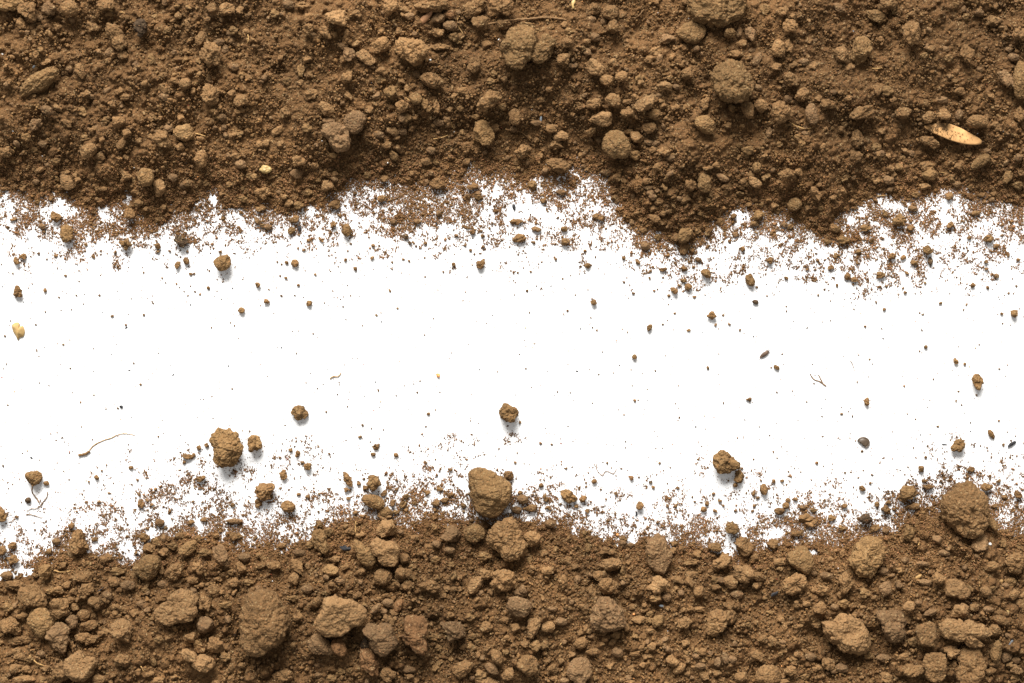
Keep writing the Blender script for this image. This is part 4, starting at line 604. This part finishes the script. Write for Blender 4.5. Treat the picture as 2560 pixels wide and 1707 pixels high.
R_ = [
('C',[(-230,235),(-60,195),(0,195),(150,178),(300,165),(400,170),(500,190)],3.0,2.2,M_rootd,'long brown straight twig lying across the soil at top middle'),
('D',[(200,1130),(270,1165),(330,1182),(390,1180),(435,1158)],1.7,1.0,M_root,'bright tan curved rootlet left of the orange petal'),
('D',[(785,730),(785,790),(820,840),(845,900),(840,970)],1.3,.7,M_root,'thin wavy upright rootlet below the big angular upper-right clod'),
('D',[(950,635),(1000,632),(1045,625)],1.5,1.0,M_root,'short straw fibre right of the big angular upper-right clod'),
('B',[(1870,150),(1845,200),(1865,260),(1900,310)],1.4,.8,M_root,'hooked tan rootlet right of the thin brown flake'),
('B',[(1625,1280),(1690,1270),(1760,1245)],1.5,1.0,M_root,'slanting tan fibre right of the joined pair of grey clods'),
('B',[(1790,1125),(1800,1160),(1820,1190)],1.4,.9,M_root,'short tan fibre left of the tapering clod upper middle'),
('B',[(1370,850),(1380,900),(1420,930)],1.3,.8,M_root,'little bent rootlet hanging below the tiny ochre pebble'),
('C',[(-60,1195),(0,1200),(80,1215),(130,1250),(165,1285)],1.5,.9,M_rootd,'reddish arched rootlet right of the tapering clod'),
('A',[(1000,95),(1060,112),(1150,118)],1.2,.8,M_root,'pale fibre near the top edge at upper left'),
('A',[(2275,310),(2280,370),(2265,410)],1.1,.7,M_root,'fine upright fibre left of the pale angular top clod'),
('A',[(1455,970),(1480,1010),(1505,1055)],1.3,.9,M_root,'short golden fibre above the smooth knob at left'),
('A',[(1790,1230),(1840,1240),(1890,1255)],1.2,.8,M_root,'golden fibre touching the right side of the smooth knob'),
('C',[(1210,90),(1160,150),(1100,170)],1.4,.8,M_rootd,'brown forked fibre left of the boulder cut by top edge'),
('F',[(455,230),(450,190),(480,155),(530,140)],1.6,1.0,M_rootd,'brown arched rootlet on the soil below the yellow seed'),
('J',[(678,335),(710,315),(755,312),(782,278)],1.1,.7,M_root,'lone wavy tan fibre on the white sheet, mid left'),
('J',[(1200,1270),(1215,1320),(1250,1350)],2.2,1.6,M_rootd,'short crooked reddish twig left of the big smooth wedge clod'),
('L',[(755,168),(775,200),(795,262)],.7,.4,M_rootd,'hair-thin straight fibre on white above the dark split shell'),
('K',[(775,1110),(780,1170),(830,1225),(850,1190),(880,1185),(930,1205),(960,1160)],.6,.5,M_hair,'faint pinkish looping hair on white below mid sheet'),
('M',[(495,530),(560,545),(630,540),(645,528)],1.7,1.0,M_root,'tan curved fibre on the lower bank near the left margin'),
('M',[(270,1310),(310,1345),(360,1390),(465,1418)],1.9,1.2,M_root,'tan bent rootlet left of the pale angular bottom-left clod'),
('M',[(235,15),(300,22),(385,50)],.8,.5,M_rootd,'thin dark hair on white above the lower bank, far left'),
('M',[(1290,1400),(1310,1440),(1335,1475)],1.4,.8,M_root,'small golden fibre at bottom right of the pale angular clod'),
('N',[(918,75),(914,140),(912,210)],1.6,1.2,M_root,'upright golden straw at the edge of the lower bank'),
('O',[(1110,1325),(1160,1260),(1180,1235),(1240,1245)],1.8,1.3,M_root,'golden branched rootlet right of the square grey clod'),
('O',[(440,1215),(460,1195),(480,1180)],1.5,1.2,M_root,'short straw fibre above the square grey clod'),
('O',[(1255,400),(1262,380),(1280,370)],1.4,.8,M_root,'tiny golden hook on the pointed grey clod'),
('P',[(850,1150),(920,1148),(985,1162)],1.2,.7,M_root,'fine straw fibre crossing the right side of the broad slab clod'),
('P',[(190,590),(186,640),(183,680)],1.2,.8,M_root,'upright golden fibre below the smooth shield-shaped clod'),
('P',[(1390,270),(1380,300)],2.2,1.8,M_root,'short stubby straw bit left of the crumbly mound'),
('P',[(1940,630),(1940,680)],1.4,1.0,M_root,'short upright straw right of the pale clod at lower right'),
('H',[(1570,15),(1600,20),(1650,22)],1.6,.9,M_root,'short tan root tip at lower right of the orange petal'),
('H',[(1000,240),(1040,232),(1095,228)],1.8,1.0,M_root,'golden sliver on the soil edge at upper right'),
('H',[(880,1140),(878,1170),(905,1195)],.6,.4,M_hair,'faint curled golden hair on white below the upper bank'),
('F',[(100,-60),(60,-40),(105,-120)],0,0,None,''),
]
for r in R_:
    if r[4] is not None: root(*r)
root('I', [(437,1370),(430,1420),(400,1460),(370,1500),(330,1528),(280,1530),(240,1558)], .9, .5, M_rootd, 'long thin kinked hair below the ball clod with root')
root('I', [(300,1310),(305,1380),(335,1430),(360,1475)], 1.7, 1.5, M_rootd, 'short brown root poking out below the round ball clod')
# the long curved root: thick stub and thin tail
e = bpy.data.objects.new('root', None); COL.objects.link(e); x, y = tp('I', 820, 995); wx, wy = to_world(x, y); e.location = (wx, wy, 0)
tag(e, 'long curved root with a thick stub, alone on white at left', 'root', 'roots and fibres in the soil')
for nm, pth, r0, r1 in (('stub', [(715,1038),(770,1030),(822,998)], 3.2, 3.4), ('tail', [(820,990),(870,940),(940,905),(1020,878),(1080,850),(1150,838),(1245,855)], 1.4, .6)):
    o = root('I', pth, r0, r1, M_rootd if nm == 'stub' else M_root, '', nm, lift=.3)
    for kk in ('label', 'category', 'group'):
        if kk in o: del o[kk]
    l = o.location - e.location; o.parent = e; o.location = l
# the forked root hairs
e = bpy.data.objects.new('forked_root', None); COL.objects.link(e); x, y = tp('L', 535, 404); wx, wy = to_world(x, y); e.location = (wx, wy, 0)
tag(e, 'fine forked rootlet of two strands on white, below right of bristly husk', 'root')
for pth in ([(383,285),(420,340),(470,358),(533,402)], [(462,295),(490,350),(508,385),(535,405)]):
    o = root('L', pth, .8, .9, M_rootd, '', 'strand', lift=.2)
    for kk in ('label', 'category', 'group'):
        if kk in o: del o[kk]
    l = o.location - e.location; o.parent = e; o.location = l

def leaf(name, t, outline, mat, label, cat, thick=2.0, dome=5.0, tilt=(0, 0), z0=None):
    """thin curved flake with real thickness from an outline"""
    P = np.array([tp(t, *q) for q in outline]); c = P.mean(0); n0 = len(P)
    Q = np.concatenate([P, P[:1]]); seg = []
    for i in range(n0):
        p0, p1, p2, p3 = P[(i - 1) % n0], P[i], P[(i + 1) % n0], P[(i + 2) % n0]
        for f in np.linspace(0, 1, 6, endpoint=False): seg.append(.5 * (2 * p1 + (p2 - p0) * f + (2 * p0 - 5 * p1 + 4 * p2 - p3) * f ** 2 + (3 * p1 - p0 - 3 * p2 + p3) * f ** 3))
    S = (np.array(seg) - c) * np.array([1, -1]); n = len(S); rings = 8; v = []; off = abs(c[0]) % 17
    for side in (1, -1):
        for j in range(rings):
            f = 1 - j / rings; xy = S * f
            zz = dome * (1 - f ** 2) + fbm2(xy[:, 0] + c[0], xy[:, 1] + c[1], 12, 2, 3) * dome * .25 + side * thick / 2 * (1 if j else .35)
            zz = zz + tilt[0] * xy[:, 0] + tilt[1] * xy[:, 1]
            v.append(np.column_stack([xy, zz]))
        v.append(np.array([[0, 0, dome + side * thick / 2]]))
    V_ = np.concatenate(v); F = []; per = rings * n + 1
    for sd in (0, 1):
        b = sd * per
        for j in range(rings):
            for i in range(n):
                i2 = (i + 1) % n
                if j < rings - 1: q = [b + j * n + i, b + j * n + i2, b + (j + 1) * n + i2, b + (j + 1) * n + i]
                else: q = [b + j * n + i, b + j * n + i2, b + rings * n, b + rings * n]
                F.append(q if sd == 0 else q[::-1])
    for i in range(n): F.append([i, per + i, per + (i + 1) % n, (i + 1) % n])
    me = bpy.data.meshes.new(name); me.from_pydata([tuple(q) for q in (V_ * PX)], [], [tuple(dict.fromkeys(q)) for q in F]); me.update()
    me.polygons.foreach_set('use_smooth', np.ones(len(me.polygons), bool)); me.materials.append(mat)
    zmin = V_[:, 2].min(); base = (max(surf(*c) - 6, float(np.quantile(bedh(P[:, 0], P[:, 1]), .75))) if z0 is None else z0)
    z = (base - zmin) * PX; wx, wy = to_world(c[0], c[1], z)
    o = link(name, me, (wx, wy, z)); tag(o, label, cat); return o
def dirty(name, base, dirt, thr, sc=260):
    m = plain(name, base, .16, .75, 700, .15, .2); nt = m.node_tree; n = nt.nodes; L = nt.links; b = n['Principled BSDF']
    src = b.inputs['Base Color'].links[0].from_socket
    geo = n.new('ShaderNodeTexCoord'); t = n.new('ShaderNodeTexNoise'); t.inputs['Scale'].default_value = sc; t.inputs['Detail'].default_value = 6; t.inputs['Roughness'].default_value = .75
    L.new(geo.outputs['Object'], t.inputs['Vector']); sx = n.new('ShaderNodeSeparateXYZ'); L.new(geo.outputs['Object'], sx.inputs[0])
    a = n.new('ShaderNodeMath'); a.operation = 'MULTIPLY_ADD'; L.new(sx.outputs[1], a.inputs[0]); a.inputs[1].default_value = 28; L.new(t.outputs['Fac'], a.inputs[2])
    a2 = n.new('ShaderNodeMath'); a2.operation = 'MULTIPLY_ADD'; L.new(sx.outputs[0], a2.inputs[0]); a2.inputs[1].default_value = -9; L.new(a.outputs[0], a2.inputs[2])
    r = n.new('ShaderNodeMapRange'); r.inputs[1].default_value = thr; r.inputs[2].default_value = thr + .04; L.new(a2.outputs[0], r.inputs[0])
    mx = n.new('ShaderNodeMix'); mx.data_type = 'RGBA'; L.new(r.outputs[0], mx.inputs[0]); L.new(src, mx.inputs[6]); mx.inputs[7].default_value = (*dirt, 1); L.new(mx.outputs[2], b.inputs['Base Color'])
    return m
M_petal = dirty('orange_petal', (0.56, 0.31, 0.125), (0.14, .078, .032), .62)
pet = [(1440,1165),(1490,1147),(1560,1135),(1650,1137),(1720,1160),(1790,1190),(1880,1240),(1940,1275),(1957,1300),(1945,1326),(1880,1332),(1810,1325),(1740,1310),(1660,1285),(1600,1260),(1530,1230),(1480,1205)]
leaf('petal', 'D', pet, M_petal, 'flat oval orange petal dusted with soil, on the upper bank at right', 'petal', 1.2, 1.8, (0.0, 0.0), max(float(bedh(*tp('D', 1700 + q * 120, 1230 + q * 45))) for q in (-2, -1, 0, 1, 2)) + 5.0)
M_husk = dirty('tan_husk', (0.38, 0.25, 0.10), (.20, .12, .05), .72, 500)
leaf('husk', 'E', [(110,1420),(150,1395),(178,1402),(186,1432),(213,1428),(229,1478),(215,1525),(182,1535),(165,1562),(147,1520),(120,1480)], M_husk, 'crumpled tan husk fragment lying on white near the left edge', 'husk', 2.5, 9, (0, 0), 0.5)
M_flake = plain('brown_flake', (0.30, 0.15, 0.07), .3, .6, 700)
leaf('leaf_flake', 'B', [(1492,205),(1520,160),(1560,135),(1595,112),(1622,100),(1608,150),(1560,205),(1500,240)], M_flake, 'thin reddish-brown leaf flake near the top edge, middle', 'leaf flake', 1.6, 5, (.15, .1))
M_straw = plain('yellow_straw', (0.46, 0.31, 0.12), .25, .5, 800)
leaf('straw_chip', 'C', [(545,0),(575,-5),(583,30),(570,50),(572,80),(548,86),(545,55)], M_straw, 'bright yellow straw chip at the top edge of the picture', 'straw', 2, 3, (0, 0))
leaf('straw_chip', 'P', [(1350,598),(1380,572),(1412,570),(1395,600),(1365,610)], M_root, 'pale straw chip right of the ridged egg-shaped clod', 'straw', 2, 2)
leaf('straw_chip', 'P', [(2185,900),(2212,885),(2215,910),(2195,925)], M_straw, 'orange-yellow straw chip near the lower right edge', 'straw', 2, 2)
leaf('straw_chip', 'P', [(2125,625),(2150,612),(2160,630),(2140,648)], M_root, 'pale straw chip right of the pale clod at lower right', 'straw', 2, 2)
# soil crumbs lying on the petal
pz = bpy.data.objects['petal'].location.z / PX + 2.4
gx, gy = [], []
for _ in range(150):
    a_, b_ = rng.beta(1.3, 2.2), rng.uniform(0, 1) ** 1.6
    q0 = tp('D', 1480 + a_ * 420, 1152 + a_ * 105 + b_ * 75); gx.append(q0[0]); gy.append(q0[1])
scat_px('petal_dust', np.array(gx), np.array(gy), .45 + .9 * rng.random(150) ** 2, C_gr, 'soil grains lying on the orange petal', 14, .5, zfun=lambda x, y: x * 0 + pz)
# yellow seed
p, f = clod_verts(77, 'R', 4, 32, 21, 18); p[:, 2] -= p[:, 2].min()
sx_, sy_ = 612 * V, 391 * V; zz = surf(sx_, sy_) - 2; wx, wy = to_world(sx_, sy_, zz * PX)
tag(link('seed', mesh_np('seed', p * PX, f, plain('yellow_seed', (0.38, 0.26, 0.10), .15, .45, 500, .2, .4)), (wx, wy, zz * PX), radians(-8)), 'glossy yellow oval seed on the upper bank, left of centre', 'seed')
# white / blue / reddish grit
for t, x, y, d, tn, lb, nm in (('A',22,503,26,'w','tiny white shell bead at the left edge','grit'),('A',140,1362,18,'y','tiny yellow grain near the left edge of the upper bank','grit'),('A',120,1207,14,'w','tiny white grain left of the greyish hollow clod','grit'),
    ('B',1018,887,14,'w','tiny white grain below the brick-red chip','grit'),('B',1600,555,16,'w','tiny white grain below the crumbly mound, top middle','grit'),('B',2230,370,14,'w','tiny white grain left of the large lumpy clod','grit'),
    ('C',1110,520,36,'l','pale chip on the upper bank, centre right','grit'),('P',2035,285,30,'w','pale round grit below the crumbly mound near right edge','grit'),('O',1118,932,20,'O','bright orange grain in the lower bank, right of the round boulder','grit'),('O',968,203,22,'O','orange grain at the lower bank edge','grit')):
    p, f = clod_verts(int(x), 'R', 3, d * Z, d * Z * .85, d * Z * .8); p[:, 2] -= p[:, 2].min()
    px_, py_ = tp(t, x, y); zz = surf(px_, py_); wx, wy = to_world(px_, py_, zz * PX)
    tag(link(nm, mesh_np(nm, p * PX, f, M_tone[tn]), (wx, wy, zz * PX)), lb, 'grit')
# charcoal
M_blue = plain('blue_grey_splinter', (0.15, 0.17, 0.185), .2, .5, 600)
for t, x, y, l, w, a, mt, lb in (('F',402,535,58,34,98,M_tone['k'],'flat square black charcoal chip at the lower edge of the upper bank'),('G',18,340,62,30,75,M_tone['k'],'black charcoal chip on the thin soil edge, picture centre'),
    ('L',2235,935,95,30,-35,M_tone['k'],'ragged black charcoal splinter on white near right edge'),('L',1620,940,56,15,5,M_tone['k'],'thin black charcoal sliver left of the ochre oval clod on white'),
    ('P',60,745,85,32,-25,M_tone['k'],'black charcoal stick in the lower bank, right half'),('P',2230,1190,58,20,-45,M_blue,'grey-blue splinter near the lower right corner'),('N',825,325,115,42,10,M_tone['k'],'black charcoal lump left of the leaning ochre wedge'),
    ('D',778,300,66,24,100,M_blue,'pale blue-grey splinter standing out at upper right'),('A',312,618,36,18,-55,M_blue,'small blue-grey splinter above the slanting slab at top left'),('C',265,1095,62,20,95,M_blue,'dark blue-grey splinter right of the tapering clod'),
    ('M',915,718,120,16,-40,M_tone['k'],'thin black stick among the lower left clods'),('I',1590,300,36,12,-50,M_tone['k'],'tiny dark stick on white above the pitted clod'),('I',290,1060,22,12,30,M_tone['k'],'tiny black fleck on white above the ball clod with root'),
    ('I',1188,258,26,9,0,M_tone['k'],'tiny black dash on white, left third'),('I',1368,100,20,10,30,M_tone['k'],'small black fleck on white right of the tan husk'),('E',258,630,34,11,80,M_tone['k'],'black splinter on white left of the olive egg-shaped clod'),('F',1655,487,36,16,85,M_tone['k'],'black chip on the thin soil edge left of picture centre'),
    ('E',1160,1444,30,10,-30,M_tone['k'],'tiny black stick on white right of the tan husk'),('K',597,265,22,8,0,M_tone['k'],'tiny black dash on white at picture centre'),('O',1140,15,50,18,100,M_tone['k'],'black fleck above the lower bank edge, centre right'),
    ('E',2152,763,36,16,10,M_tone['d'],'dark flat flake right of the lone round clod on white'),('L',1113,1182,28,10,100,M_tone['k'],'tiny black fleck on white below right of the dark shell'),('O',1370,855,40,20,20,M_blue,'blue-grey grit below the knobbly pale clod, lower centre right'),
    ('E',20,1067,22,9,0,M_tone['k'],'tiny black dash on white at the left edge'),('K',1165,1240,18,14,0,M_tone['k'],'tiny black grain on white above the lower bank, centre right'),('M',1280,390,70,10,40,M_tone['k'],'thin grey-black splinter above left of the smooth rounded clod')):
    p, f = clod_verts(int(x * 3 + y), 'A', 4, l * Z, w * Z, max(2.0, w * Z * .55)); p[:, 2] -= p[:, 2].min()
    px_, py_ = tp(t, x, y); zz = surf(px_, py_) + (2.5 if float(cover(px_, py_)) > .3 else 0); wx, wy = to_world(px_, py_, zz * PX)
    nm = 'splinter' if mt is M_blue else 'charcoal'
    tag(link(nm, mesh_np(nm, p * PX, f, mt, False), (wx, wy, zz * PX), -radians(a)), lb, nm)
# dark split shell: a hollow half bowl with a raised rim
def shell():
    cx, cy = tp('L', 872, 922); R = 16.5; n = 48; v = []; F = []
    prof = [(0, 9.5), (.3, 9.3), (.55, 8.4), (.74, 6.6), (.80, 6.0), (.84, 6.9), (.92, 7.1), (1.0, 5.2), (1.02, 2.4), (.97, 0)]
    for rr, z in prof:
        for i in range(n):
            a = 2 * math.pi * i / n; xx = math.cos(a) * rr * R; yy = math.sin(a) * rr * R * .88
            # broken off along the lower left
            d = (-.66 * xx - .75 * yy); lim = R * (.30 + .10 * math.sin(a * 9) * (rr > .5))
            if d > lim: xx += .66 * (d - lim); yy += .75 * (d - lim)
            v.append((xx * PX, yy * PX, z * PX * .9))
    for j in range(len(prof) - 1):
        for i in range(n):
            i2 = (i + 1) % n; F.append((j * n + i, (j + 1) * n + i, (j + 1) * n + i2, j * n + i2))
    me = bpy.data.meshes.new('seed_shell'); me.from_pydata(v, [], F); me.validate(); me.update(); me.polygons.foreach_set('use_smooth', np.ones(len(me.polygons), bool))
    me.materials.append(plain('dark_shell', (0.085, 0.058, 0.036), .35, .45, 500, .3, .4))
    wx, wy = to_world(cx, cy); o = link('seed_shell', me, (wx, wy, 0.0)); tag(o, 'dark brown broken seed shell with a raised rim, alone on white at right', 'seed shell')
shell()
# bristly seed husk
def husk():
    cx, cy = tp('K', 2312, 112); m1 = plain('dark_husk', (0.10, 0.062, 0.04), .4, .6, 900, .6)
    e = bpy.data.objects.new('seed_husk', None); COL.objects.link(e); wx, wy = to_world(cx, cy); e.location = (wx, wy, 0); e.rotation_euler = (0, 0, radians(36))
    tag(e, 'dark bristly pointed seed husk on the white sheet, right of centre', 'seed husk')
    t = np.linspace(0, 1, 14); v = []; F = []; k = 12
    for tt in t:
        r = 5.2 * math.sin(math.pi * (tt * .86 + .03)) ** .8 + .3
        for i in range(k):
            a = 2 * math.pi * i / k; v.append(((tt - .5) * 28, math.cos(a) * r, 3.6 + math.sin(a) * r * .65))
    for j in range(13):
        for i in range(k): F.append((j * k + i, j * k + (i + 1) % k, (j + 1) * k + (i + 1) % k, (j + 1) * k + i))
    F.append(tuple(range(k))[::-1]); F.append(tuple(13 * k + i for i in range(k)))
    me = bpy.data.meshes.new('husk_body'); me.from_pydata([tuple(q * PX for q in p) for p in v], [], F); me.update(); me.materials.append(m1)
    o = bpy.data.objects.new('husk_body', me); COL.objects.link(o); o.parent = e
    g = random.Random(3)
    for q in range(9):
        a = g.uniform(-.35, .35); y0 = g.uniform(-3, 3); z0 = g.uniform(2.5, 5); ln = g.uniform(8, 16); x0 = g.uniform(3, 10)
        me = tube('bristle', [(x0, y0, z0), (x0 + ln * .5, y0 + math.sin(a) * ln * .5, z0 + .5), (x0 + ln, y0 + math.sin(a) * ln * 1.1, z0)], .55, .25, m1)
        o = bpy.data.objects.new('bristle', me); COL.objects.link(o); o.parent = e
husk()
